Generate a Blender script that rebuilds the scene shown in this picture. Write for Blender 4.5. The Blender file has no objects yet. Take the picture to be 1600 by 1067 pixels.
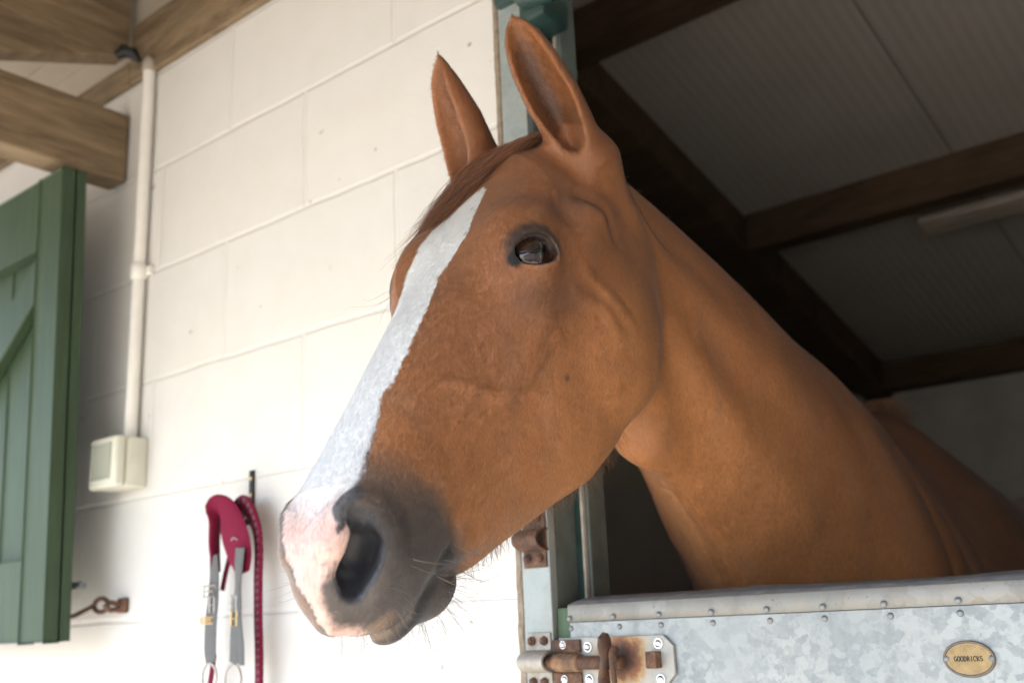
import bpy, bmesh, math, random
import numpy as np
from mathutils import Vector, Matrix

# ----------------------------------------------------------------- camera
# world frame: x along the block wall, y into the stall, z up; wall face is y = 0
C = bpy.context.scene.collection
SC = bpy.context.scene
cam_d = bpy.data.cameras.new("camera")
cam = bpy.data.objects.new("camera", cam_d)
C.objects.link(cam)
cam.matrix_world = Matrix(((0.76700616, 0.19763437, 0.61044427, 0.0),
                           (0.64023661, -0.17284917, -0.74847862, -1.09865717),
                           (-0.04241032, 0.96491648, -0.25910914, 1.30),
                           (0, 0, 0, 1)))
cam_d.sensor_fit = 'HORIZONTAL'
cam_d.sensor_width = 36.0
cam_d.lens = 36.0 * 1647.5255 / 1600.0
cam_d.clip_start = 0.02
cam_d.clip_end = 2000.0
cam_d.dof.use_dof = True
cam_d.dof.focus_distance = 1.02
cam_d.dof.aperture_fstop = 5.0
SC.camera = cam

# ----------------------------------------------------------------- light
SUN_EL, SUN_AZ = math.radians(58), math.radians(200)   # azimuth clockwise from +y
world = bpy.data.worlds.new("World")
SC.world = world
world.use_nodes = True
wn = world.node_tree.nodes
sky = wn.new("ShaderNodeTexSky")
sky.sky_type = 'NISHITA'
sky.sun_disc = False
sky.sun_elevation = SUN_EL
sky.sun_rotation = SUN_AZ
world.node_tree.links.new(sky.outputs[0], wn["Background"].inputs[0])
wn["Background"].inputs[1].default_value = 0.15
sun_d = bpy.data.lights.new("sun", 'SUN')
sun_d.energy = 3.6
sun_d.angle = math.radians(0.5)
sun_d.color = (1.0, 0.95, 0.87)
sun = bpy.data.objects.new("sun", sun_d)
C.objects.link(sun)
_to = Vector((math.sin(SUN_AZ) * math.cos(SUN_EL), math.cos(SUN_AZ) * math.cos(SUN_EL), math.sin(SUN_EL)))
sun.rotation_euler = _to.to_track_quat('Z', 'Y').to_euler()
SC.view_settings.view_transform = 'Standard'
SC.view_settings.look = 'None'
SC.view_settings.gamma = 1.0
SC.view_settings.exposure = 2.33
SC.render.engine = 'CYCLES'
SC.cycles.use_denoising = True
SC.cycles.max_bounces = 8
SC.cycles.diffuse_bounces = 5
SC.cycles.glossy_bounces = 3
SC.cycles.transparent_max_bounces = 8
SC.cycles.sample_clamp_indirect = 6.0

rng = np.random.default_rng(7)
random.seed(7)
# ----------------------------------------------------------------- helpers
def tag(o, label=None, cat=None, group=None, kind=None):
    if label: o["label"] = label
    if cat: o["category"] = cat
    if group: o["group"] = group
    if kind: o["kind"] = kind
    return o
def empty(name, loc, label, cat, group=None):
    o = bpy.data.objects.new(name, None); C.objects.link(o)
    o.location = loc; o.empty_display_size = .05
    return tag(o, label, cat, group)
def link(name, me, mat, parent=None, smooth=False):
    o = bpy.data.objects.new(name, me); C.objects.link(o)
    if mat is not None: me.materials.append(mat)
    if smooth:
        me.polygons.foreach_set("use_smooth", [True] * len(me.polygons))
    if parent is not None:
        o.parent = parent
        o.matrix_parent_inverse = Matrix.Translation(-parent.location)
    return o

class MB:
    """collects shapes into one bmesh, world coordinates"""
    def __init__(self): self.bm = bmesh.new()
    def box(self, lo, hi, bev=0.0, seg=2):
        r = bmesh.ops.create_cube(self.bm, size=1.0)
        lo = Vector(lo); hi = Vector(hi)
        for v in r['verts']:
            v.co = Vector(((lo.x + hi.x) / 2 + v.co.x * (hi.x - lo.x), (lo.y + hi.y) / 2 + v.co.y * (hi.y - lo.y), (lo.z + hi.z) / 2 + v.co.z * (hi.z - lo.z)))
        if bev > 0:
            es = list({e for v in r['verts'] for e in v.link_edges})
            bmesh.ops.bevel(self.bm, geom=es, offset=bev, segments=seg, profile=.5, affect='EDGES')
        return self
    def obox(self, c, ax, half, bev=0.0):
        """oriented box; ax = 3 axes"""
        r = bmesh.ops.create_cube(self.bm, size=2.0)
        A = [Vector(a) for a in ax]; c = Vector(c)
        for v in r['verts']:
            p = v.co.copy(); v.co = c + A[0] * p.x * half[0] + A[1] * p.y * half[1] + A[2] * p.z * half[2]
        if bev > 0:
            es = list({e for v in r['verts'] for e in v.link_edges})
            bmesh.ops.bevel(self.bm, geom=es, offset=bev, segments=2, profile=.5, affect='EDGES')
        return self
    def prism(self, pts, d, bev=0.0):
        """polygon (3-D points) extruded by vector d"""
        d = Vector(d)
        vs = [self.bm.verts.new(Vector(p)) for p in pts]; ws = [self.bm.verts.new(Vector(p) + d) for p in pts]
        n = len(vs); fs = [self.bm.faces.new(vs[::-1]), self.bm.faces.new(ws)]
        for i in range(n): fs.append(self.bm.faces.new((vs[i], vs[(i + 1) % n], ws[(i + 1) % n], ws[i])))
        bmesh.ops.recalc_face_normals(self.bm, faces=fs)
        if bev > 0:
            es = list({e for f in fs[:2] for e in f.edges})
            bmesh.ops.bevel(self.bm, geom=es, offset=bev, segments=2, profile=.5, affect='EDGES')
        return self
    def tube(self, pts, r, n=12, closed=False, flat=None, cap=True, up=None):
        """sweep a circle (or an ellipse r x flat) along points; r may be a list"""
        P = [Vector(p) for p in pts]; m = len(P)
        R = r if isinstance(r, (list, tuple)) else [r] * m
        Fl = flat if isinstance(flat, (list, tuple)) else [flat] * m
        rings = []; N = None
        for i in range(m):
            a = P[(i - 1) % m] if (closed or i > 0) else P[i]
            b = P[(i + 1) % m] if (closed or i < m - 1) else P[i]
            T = (b - a).normalized()
            if up is not None:
                u = Vector(up[i] if isinstance(up, list) else up)
                N = (u - T * u.dot(T)).normalized()
            elif N is None:
                u = Vector((0, 0, 1)) if abs(T.z) < .9 else Vector((1, 0, 0))
                N = (u - T * u.dot(T)).normalized()
            else:
                N = (N - T * N.dot(T)).normalized()
            B = T.cross(N)
            ring = []
            for k in range(n):
                t = 2 * math.pi * k / n
                f2 = R[i] if Fl[i] is None else Fl[i]
                ring.append(self.bm.verts.new(P[i] + N * math.cos(t) * f2 + B * math.sin(t) * R[i]))
            rings.append(ring)
        for i in range(m if closed else m - 1):
            A, Bq = rings[i], rings[(i + 1) % m]
            for k in range(n): self.bm.faces.new((A[k], A[(k + 1) % n], Bq[(k + 1) % n], Bq[k]))
        if not closed and cap:
            self.bm.faces.new(rings[0][::-1]); self.bm.faces.new(rings[-1])
        return self
    def cyl(self, a, b, r, n=20, bev=0.0):
        a, b = Vector(a), Vector(b)
        d = (b - a).normalized()
        if bev > 0: return self.tube([a, a + d * bev * .01, a + d * bev, b - d * bev, b - d * bev * .01, b], [r - bev, r - bev * .7, r, r, r - bev * .7, r - bev], n)
        return self.tube([a, b], r, n)
    def dome(self, c, d, r, hgt, n=14, m=4):
        """a rivet or bolt head on a surface at c pointing along d"""
        c, d = Vector(c), Vector(d).normalized()
        u = Vector((0, 0, 1)) if abs(d.z) < .9 else Vector((1, 0, 0))
        u = (u - d * u.dot(d)).normalized(); w = d.cross(u)
        prev = None
        for i in range(m):
            t = math.pi / 2 * i / m
            ring = [self.bm.verts.new(c + (u * math.cos(2 * math.pi * k / n) + w * math.sin(2 * math.pi * k / n)) * r * math.cos(t) + d * hgt * math.sin(t)) for k in range(n)]
            if prev:
                for k in range(n): self.bm.faces.new((prev[k], prev[(k + 1) % n], ring[(k + 1) % n], ring[k]))
            prev = ring
        top = self.bm.verts.new(c + d * hgt)
        for k in range(n): self.bm.faces.new((prev[k], prev[(k + 1) % n], top))
        return self
    def build(self, name, mat, parent=None, smooth=False, weighted=True):
        me = bpy.data.meshes.new(name)
        bmesh.ops.recalc_face_normals(self.bm, faces=self.bm.faces)
        self.bm.to_mesh(me); self.bm.free()
        o = link(name, me, mat, parent, False)
        if smooth:
            me.polygons.foreach_set("use_smooth", [True] * len(me.polygons))
            try: me.set_sharp_from_angle(angle=math.radians(40))
            except Exception: pass
        return o

# ----------------------------------------------------------------- materials
class NT:
    def __init__(self, name):
        self.m = bpy.data.materials.new(name); self.m.use_nodes = True
        self.t = self.m.node_tree; self.n = self.t.nodes; self.b = self.n["Principled BSDF"]
    def add(self, kind, **kw):
        x = self.n.new(kind)
        for k, v in kw.items(): setattr(x, k, v)
        return x
    def set(self, node, name, v):
        s = node.inputs[name]
        if hasattr(v, 'is_linked') or isinstance(v, bpy.types.NodeSocket): self.t.links.new(v, s)
        else: s.default_value = v
        return self
    def coord(self, kind='Object', scale=(1, 1, 1), rot=(0, 0, 0)):
        c = self.add("ShaderNodeTexCoord"); mp = self.add("ShaderNodeMapping")
        mp.inputs['Scale'].default_value = scale; mp.inputs['Rotation'].default_value = rot
        self.t.links.new(c.outputs[kind], mp.inputs[0]); return mp.outputs[0]
    def noise(self, vec, scale, detail=4, rough=.55, dist=0.0):
        x = self.add("ShaderNodeTexNoise"); self.t.links.new(vec, x.inputs['Vector'])
        x.inputs['Scale'].default_value = scale; x.inputs['Detail'].default_value = detail
        x.inputs['Roughness'].default_value = rough; x.inputs['Distortion'].default_value = dist
        return x.outputs['Fac']
    def ramp(self, fac, stops, interp='LINEAR'):
        x = self.add("ShaderNodeValToRGB"); e = x.color_ramp.elements; x.color_ramp.interpolation = interp
        while len(e) < len(stops): e.new(.5)
        for el, (p, c) in zip(e, stops): el.position = p; el.color = (*c, 1) if len(c) == 3 else c
        self.t.links.new(fac, x.inputs[0]); return x.outputs[0]
    def mix(self, fac, a, b, mode='MIX'):
        x = self.add("ShaderNodeMix", data_type='RGBA', blend_type=mode)
        for s, v in ((x.inputs[0], fac), (x.inputs[6], a), (x.inputs[7], b)):
            if isinstance(v, bpy.types.NodeSocket): self.t.links.new(v, s)
            else: s.default_value = v if not isinstance(v, tuple) or len(v) == 4 else (*v, 1)
        return x.outputs[2]
    def math(self, op, a, b=0.0, clamp=False):
        x = self.add("ShaderNodeMath", operation=op, use_clamp=clamp)
        for s, v in ((x.inputs[0], a), (x.inputs[1], b)):
            if isinstance(v, bpy.types.NodeSocket): self.t.links.new(v, s)
            else: s.default_value = v
        return x.outputs[0]
    def bump(self, h, strength=.3, dist=.01, normal=None):
        x = self.add("ShaderNodeBump"); x.inputs['Strength'].default_value = strength; x.inputs['Distance'].default_value = dist
        self.t.links.new(h, x.inputs['Height'])
        if normal is not None: self.t.links.new(normal, x.inputs['Normal'])
        self.t.links.new(x.outputs[0], self.b.inputs['Normal']); return x.outputs[0]
    def base(self, v): return self.set(self.b, 'Base Color', v if isinstance(v, bpy.types.NodeSocket) else (*v, 1))
    def rough(self, v): return self.set(self.b, 'Roughness', v)
    def metal(self, v): return self.set(self.b, 'Metallic', v)
    def spec(self, v): return self.set(self.b, 'Specular IOR Level', v)
# =================================================================== HORSE
# head frame: a = poll to muzzle, h = towards the face side, l = to the animal's left
HM = np.array([[0.03828632, -0.00535904, 0.99925244],
               [-0.62717648, -0.77862409, 0.01985444],
               [-0.77793562, 0.62746777, 0.03317172]])
HO = np.array([-0.70102081, -0.21336385, 1.82984028])

def h2w(p): return np.asarray(p) @ HM.T + HO
def w2h(p): return (np.asarray(p) - HO) @ HM

def hermite(xk, yk, x):
    xk = np.asarray(xk, float); yk = np.asarray(yk, float)
    if yk.ndim == 1: return hermite(xk, yk[:, None], x)[..., 0]
    d = np.diff(yk, axis=0) / np.diff(xk)[:, None]
    m = np.zeros_like(yk)
    m[0], m[-1] = d[0], d[-1]
    w1 = np.diff(xk)[1:, None]; w0 = np.diff(xk)[:-1, None]
    mm = (d[:-1] * w1 + d[1:] * w0) / (w0 + w1)
    lim = 3 * np.minimum(np.abs(d[:-1]), np.abs(d[1:]))
    mm = np.where(d[:-1] * d[1:] > 0, np.sign(mm) * np.minimum(np.abs(mm), lim), mm * 0.25)
    m[1:-1] = mm
    x = np.clip(np.asarray(x, float), xk[0], xk[-1])
    i = np.clip(np.searchsorted(xk, x) - 1, 0, len(xk) - 2)
    hh = (xk[i + 1] - xk[i]); t = (x - xk[i]) / hh
    t = t[..., None]; hh = hh[..., None]
    return ((1 + 2 * t) * (1 - t) ** 2 * yk[i] + t * (1 - t) ** 2 * hh * m[i]
            + t * t * (3 - 2 * t) * yk[i + 1] + t * t * (t - 1) * hh * m[i + 1])

class Loft:
    """closed tube along one axis; every station gives a half outline (v, w), top to bottom"""
    NT = 96
    def __init__(self, stations, n=240):
        xs = [s[0] for s in stations]
        cs = [s[1] for s in stations]
        th = np.linspace(0, math.pi, self.NT)
        rad = []
        for x, c, pts in stations:
            p = np.array(pts, float)
            # dense smooth outline through the points
            s = np.concatenate([[0], np.cumsum(np.hypot(*np.diff(p, axis=0).T))])
            q = hermite(s, p, np.linspace(0, s[-1], 200))
            a = np.arctan2(np.maximum(q[:, 1], 0), q[:, 0] - c)
            r = np.hypot(q[:, 1], q[:, 0] - c)
            o = np.argsort(a)
            rad.append(np.interp(th, a[o], r[o]))
        self.x = np.linspace(xs[0], xs[-1], n)
        self.R = hermite(xs, np.array(rad), self.x)
        self.c = hermite(xs, np.array(cs), self.x)
        # light smoothing across angle
        for _ in range(2):
            R = self.R
            Rp = np.concatenate([R[:, 1:2], R, R[:, -2:-1]], 1)
            self.R = 0.25 * Rp[:, :-2] + 0.5 * Rp[:, 1:-1] + 0.25 * Rp[:, 2:]
        self.dx = np.gradient(self.R, self.x, axis=0)
        self.dt = np.gradient(self.R, th, axis=1)
    def _look(self, T, fx, ft):
        i = np.clip(fx.astype(int), 0, T.shape[0] - 2); u = np.clip(fx - i, 0, 1)
        j = np.clip(ft.astype(int), 0, T.shape[1] - 2); v = np.clip(ft - j, 0, 1)
        return (T[i, j] * (1 - u) * (1 - v) + T[i + 1, j] * u * (1 - v) + T[i, j + 1] * (1 - u) * v + T[i + 1, j + 1] * u * v)
    def sdf(self, x, v, w):
        fx = np.clip((x - self.x[0]) / (self.x[1] - self.x[0]), 0, len(self.x) - 1.001)
        c = np.interp(x, self.x, self.c)
        dv = v - c
        rho = np.hypot(dv, w)
        ft = np.arctan2(w, dv) / math.pi * (self.NT - 1)
        r = self._look(self.R, fx, ft)
        g = np.sqrt(1 + np.minimum(self._look(self.dx, fx, ft) ** 2, 25) + np.minimum((self._look(self.dt, fx, ft) / np.maximum(r, 1e-3)) ** 2, 9))
        f = (rho - r) / g
        f = np.maximum(f, self.x[0] - x)
        f = np.maximum(f, x - self.x[-1])
        return f

def smin(a, b, k):
    t = np.clip(0.5 + 0.5 * (b - a) / k, 0, 1)
    return b * (1 - t) + a * t - k * t * (1 - t)
def smax(a, b, k): return -smin(-a, -b, k)
def ell(p, c, r, R=None):
    q = p - np.array(c)
    if R is not None: q = q @ np.array(R)          # columns of R are the axes
    r = np.array(r)
    k0 = np.sqrt(((q / r) ** 2).sum(1)); k1 = np.sqrt(((q / r ** 2) ** 2).sum(1)) + 1e-9
    return k0 * (k0 - 1) / k1
def chain(p, pts):
    """capsule chain; pts = (a, h, l, radius)"""
    pts = np.array(pts, float); best = None
    for A, B in zip(pts[:-1], pts[1:]):
        d = B[:3] - A[:3]; q = p - A[:3]
        t = np.clip(q @ d / (d @ d), 0, 1)
        f = np.sqrt(((q - t[:, None] * d) ** 2).sum(1)) - (A[3] + t * (B[3] - A[3]))
        best = f if best is None else np.minimum(best, f)
    return best
def line_d(p, pts):
    return chain(p, [(*q, 0.0) for q in pts])
def bump(d, w): return np.exp(-(d / w) ** 2)

HEAD = Loft([
 (-0.03, -.115, [(-.022,0),(-.026,.03),(-.045,.055),(-.085,.070),(-.13,.072),(-.17,.062),(-.20,.04),(-.21,0)]),
 (0.02, -.125, [(.004,0),(-.001,.035),(-.022,.062),(-.065,.082),(-.12,.086),(-.17,.082),(-.205,.06),(-.225,.03),(-.225,0)]),
 (0.08, -.135, [(.010,0),(.006,.038),(-.010,.068),(-.045,.086),(-.10,.092),(-.16,.092),(-.22,.078),(-.26,.05),(-.265,0)]),
 (0.14, -.14, [(.010,0),(.007,.040),(-.004,.070),(-.030,.088),(-.08,.094),(-.15,.094),(-.22,.085),(-.268,.064),(-.284,.03),(-.282,0)]),
 (0.20, -.14, [(.007,0),(.004,.036),(-.008,.066),(-.032,.083),(-.08,.091),(-.15,.089),(-.215,.079),(-.262,.062),(-.284,.034),(-.282,0)]),
 (0.27, -.125, [(.002,0),(-.001,.030),(-.012,.054),(-.038,.070),(-.085,.079),(-.13,.074),(-.19,.066),(-.240,.056),(-.272,.033),(-.272,0)]),
 (0.34, -.11, [(.000,0),(-.003,.026),(-.014,.044),(-.045,.058),(-.09,.065),(-.135,.058),(-.19,.048),(-.225,.036),(-.244,.018),(-.244,0)]),
 (0.41, -.10, [(-.005,0),(-.008,.023),(-.018,.038),(-.05,.050),(-.09,.054),(-.13,.048),(-.17,.040),(-.195,.029),(-.212,.014),(-.212,0)]),
 (0.47, -.09, [(-.012,0),(-.014,.024),(-.024,.040),(-.055,.052),(-.09,.053),(-.125,.047),(-.155,.037),(-.173,.024),(-.184,.012),(-.184,0)]),
 (0.52, -.085, [(-.018,0),(-.020,.026),(-.030,.042),(-.055,.053),(-.09,.053),(-.118,.046),(-.136,.036),(-.146,.018),(-.148,0)]),
 (0.56, -.085, [(-.029,0),(-.031,.024),(-.040,.038),(-.062,.046),(-.09,.045),(-.113,.039),(-.131,.031),(-.140,.016),(-.142,0)]),
 (.582, -.086, [(-.043,0),(-.045,.015),(-.052,.024),(-.068,.030),(-.088,.031),(-.106,.028),(-.118,.021),(-.125,.011),(-.126,0)]),
 (.597, -.089, [(-.060,0),(-.061,.009),(-.067,.015),(-.077,.018),(-.088,.018),(-.097,.015),(-.104,.010),(-.108,.005),(-.109,0)]),
 (.606, -.091, [(-.083,0),(-.084,.004),(-.086,.006),(-.088,.007),(-.091,.007),(-.094,.006),(-.096,.004),(-.098,.002),(-.099,0)]),
])
_pf = [(0,0),(.02,.20),(.08,.42),(.2,.70),(.38,.94),(.55,1),(.75,.88),(.9,.58),(.97,.28),(1,0)]
_pw = [(0,0),(.02,.12),(.08,.30),(.2,.60),(.38,.88),(.55,1),(.75,.93),(.9,.68),(.97,.36),(1,0)]
def _nk(o, t, b, W, pf=_pf): return (o, 0.5 * (t + b), [(t + (b - t) * f, W * w) for f, w in pf])
NECK = Loft([
 _nk(-2.45, -.55, -.62, .04), _nk(-2.40, -.42, -.80, .17), _nk(-2.25, -.33, -.95, .27, _pf), _nk(-1.9, -.29, -1.02, .31),
 _nk(-1.5, -.265, -1.03, .31, _pw), _nk(-1.28, -.205, -1.02, .285, _pw), _nk(-1.10, -.165, -1.0, .25, _pw), _nk(-.95, -.198, -.98, .23, _pw), _nk(-.75, -.158, -.90, .200, _pf),
 _nk(-.55, -.096, -.625, .155), _nk(-.42, -.038, -.486, .122), _nk(-.34, -.008, -.406, .100), _nk(-.27, .014, -.361, .086), _nk(-.21, .030, -.35, .078),
 _nk(-.15, .036, -.31, .072), _nk(-.10, .026, -.29, .066), _nk(-.05, -.01, -.22, .055), _nk(0.0, -.07, -.16, .03)])

def frame(E, F):
    E = np.array(E, float); E /= np.linalg.norm(E)
    F = np.array(F, float); F -= E * (E @ F); F /= np.linalg.norm(F)
    return E, F, np.cross(E, F)

EYE_C = np.array([.204, -.037, .0745]); EYE_R = .0262
EYE_N = np.array([.12, .42, .90]); EYE_N /= np.linalg.norm(EYE_N)
_T = np.array([-.80, -.58, .20]); EYE_T = _T - EYE_N * (_T @ EYE_N); EYE_T /= np.linalg.norm(EYE_T)
EYE_U = np.cross(EYE_N, EYE_T)
if EYE_U @ np.array([-.5, .8, -.2]) < 0: EYE_U = -EYE_U
def eyep(t, u, r):
    """point at angles (t along the lid slit, u up) on a sphere of radius r round the eyeball"""
    d = EYE_N * math.cos(t) * math.cos(u) + EYE_T * math.sin(t) * math.cos(u) + EYE_U * math.sin(u)
    return EYE_C + d * r

EAR_AX = [(-.004, -.038, .070), (-.010, .003, .070), (-.0245, .058, .0645), (-.040, .103, .0605), (-.055, .130, .056)]
EAR_W = [(0, .027), (.18, .0285), (.40, .0305), (.60, .0275), (.78, .0205), (.90, .0125), (1.0, .002)]
EAR_D = [(0, .036), (.25, .036), (.50, .030), (.75, .0175), (.92, .007), (1.0, .002)]
EAR_F = np.array([.80, .05, .60])

def ear_sdf(p, more=False):
    ax = hermite(np.linspace(0, 1, len(EAR_AX)), np.array(EAR_AX), np.linspace(0, 1, 13))
    best = np.full(len(p), 1e9); cav = np.full(len(p), 1e9)
    tt = np.zeros(len(p))
    A, B = ax[0], ax[-1]
    # nearest parameter on polyline
    bd = np.full(len(p), 1e9); off = np.zeros_like(p); tx = np.zeros((len(p), 3))
    for i in range(12):
        d = ax[i + 1] - ax[i]; q = p - ax[i]
        t = q @ d / (d @ d)
        if i > 0: t = np.maximum(t, 0)
        if i < 11: t = np.minimum(t, 1)
        t = np.clip(t, -0.6, 1.3)
        r = q - t[:, None] * d; dd = (r ** 2).sum(1)
        m = dd < bd
        bd = np.where(m, dd, bd); tt = np.where(m, (i + t) / 12, tt)
        off[m] = r[m]; tx[m] = d / np.linalg.norm(d)
    F = EAR_F - tx * (tx @ EAR_F)[:, None]; F /= np.linalg.norm(F, axis=1)[:, None]
    S = np.cross(tx, F)
    y = (off * F).sum(1); x = (off * S).sum(1); z = (off * tx).sum(1)
    W = np.interp(tt, *zip(*EAR_W)); Dp = np.interp(tt, *zip(*EAR_D))
    def e(x, y, w, d):
        k0 = np.sqrt((x / w) ** 2 + (y / d) ** 2); k1 = np.sqrt((x / w ** 2) ** 2 + (y / d ** 2) ** 2) + 1e-6
        return k0 * (k0 - 1) / k1
    outer = e(x, y, W, Dp)
    outer = np.where(np.abs(z) > 1e-7, np.sqrt(np.maximum(outer, 0) ** 2 + z ** 2) + np.minimum(outer, 0), outer)
    th = .0034
    depth = np.interp(tt, [0, .12, .26, .5, 1], [.045, .030, .008, .006, .004])
    Wi = np.maximum((W - th) * np.clip((tt - .04) / .34, .02, 1) ** .55, .0008)
    inner = e(x - .10 * (W - Wi) - .14 * W, y - (Dp * .55 + depth * .55), Wi * .86, np.maximum(Dp * 1.12 - th * .6, .0008))
    # the bowl of the ear opens to the front and closes towards the base
    inner = smax(inner, (.10 - tt) * .15, .012)
    return (outer, inner, x / np.maximum(W, 1e-4), tt) if more else (outer, inner)

def local(d, q, lo, hi, fn):
    """apply fn only to the points inside a box (head coordinates)"""
    m = np.all((q > np.array(lo)) & (q < np.array(hi)), axis=1)
    if m.any():
        d = d.copy(); d[m] = fn(d[m], q[m])
    return d
def _muzzle(d, q):
    # chin and lower lip
    chin = smin(ell(q, (.503, -.156, 0), (.036, .032, .029)), ell(q, (.544, -.1440, 0), (.033, .0185, .026)), .022)
    d = smin(d, chin, .004)
    d = smin(d, ell(q, (.556, -.101, 0), (.030, .031, .030)), .014)          # upper lip
    # nostril wing
    d = smin(d, chain(q, [(.540,-.025,.031,.0055), (.527,-.029,.036,.0068), (.521,-.045,.041,.0080), (.526,-.066,.044,.0085), (.542,-.084,.041,.0080), (.563,-.091,.033,.007)]), .016)
    d = smin(d, ell(q, (.553, -.040, .022), (.018, .011, .013)), .016)
    # folds running back from the corner of the mouth
    for ln, dep, w in FOLDS: d = d + dep * bump(line_d(q, ln), w)
    # nostril
    nos = chain(q, NOS)
    nos = smin(nos, chain(q, [(.551,-.056,.030,.0132), (.559,-.063,.025,.0136), (.567,-.067,.023,.0105)]), .014)
    d = smax(d, -nos, .008)
    mouth = chain(q, [(.478,-.128,.058,.0016), (.488,-.132,.047,.0034), (.51,-.1325,.045,.0042), (.533,-.1370,.040,.0044), (.553,-.1450,.030,.0042), (.573,-.1420,.016,.0036), (.582,-.136,.0,.0026)])
    return smax(d, -mouth, .005)
def _veins(d, q):
    for ln, dep, w in VEINS: d = d + dep * bump(line_d(q, ln), w)
    return d
def _ears(d, q):
    eo, ei = ear_sdf(q)
    base = smin(ell(q, (-.012, -.052, .066), (.042, .034, .030)), eo, .022)
    base = smin(base, chain(q, [(-.012,-.06,.062,.026), (-.004,-.125,.066,.018)]), .03)
    d = smin(d, base, .022)
    return smax(d, -ei, .007)
def _eye(d, q):
    qe = q - EYE_C
    ex, ey, ez = qe @ EYE_T, qe @ EYE_U, qe @ EYE_N
    es = np.sqrt((qe ** 2).sum(1))
    d = smin(d, es - EYE_R - .0022, .016)
    xx = ex / EYE_A
    lim = np.sqrt(np.maximum(1 - xx * xx, 0.0)) ** .9
    alm = np.maximum(np.maximum(ey - EYE_B * lim, -EYE_B2 * lim - ey), np.abs(ex) - EYE_A)
    alm = np.maximum(np.maximum(alm, -ez), es - EYE_R - .02)
    d = smax(d, -alm, .003)
    d = smin(d, chain(q, LID_U), .003)
    d = smin(d, chain(q, LID_L), .003)
    d = smin(d, chain(q, LID_F), .008)
    d = d + .0022 * bump(line_d(q, LID_G), .0022)
    d = d + .0016 * bump(line_d(q, LID_H), .0022)
    return d
NOS = [(.548,-.020,.043,.0022), (.542,-.028,.044,.0042), (.5425,-.043,.0465,.0078), (.550,-.057,.044,.0112), (.560,-.064,.038,.0120), (.571,-.068,.033,.0115), (.578,-.075,.029,.0080)]
FOLDS = [([(.480,-.142,.042), (.465,-.120,.049), (.443,-.118,.050), (.385,-.140,.050), (.330,-.147,.060)], .0024, .008),
         ([(.448,-.150,.043), (.386,-.165,.046), (.316,-.190,.057)], .0017, .008)]
VEINS = [([(.416,-.026,.043), (.391,-.028,.046), (.378,-.032,.049), (.367,-.045,.054), (.357,-.063,.059), (.348,-.076,.063)], -.0021, .0050),
         ([(.381,-.069,.056), (.367,-.068,.058), (.356,-.072,.061), (.345,-.087,.064), (.326,-.103,.067), (.314,-.109,.068), (.293,-.106,.073), (.273,-.104,.077), (.240,-.107,.084)], -.0027, .0056),
         ([(.381,-.073,.056), (.362,-.080,.060), (.345,-.098,.064), (.320,-.116,.068)], .0013, .006),
         ([(.313,-.059,.067), (.332,-.076,.066)], -.0005, .0045), ([(.324,-.047,.062), (.337,-.058,.062)], -.0005, .0045),
         ([(.30,-.125,.070), (.27,-.165,.080), (.25,-.19,.083)], -.0016, .006), ([(.28,-.17,.078), (.255,-.2,.08), (.21,-.215,.085)], -.0016, .007),
         ([(.19,-.095,.099), (.17,-.13,.102), (.175,-.17,.098)], -.0018, .008), ([(.16,-.09,.1), (.15,-.13,.103), (.15,-.18,.1)], -.0019, .008),
         ([(.33,-.10,.066), (.29,-.095,.074), (.245,-.085,.083)], -.0034, .013),
         ([(.42,-.08,.054), (.37,-.11,.060), (.31,-.14,.066)], .0042, .022)]

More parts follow.
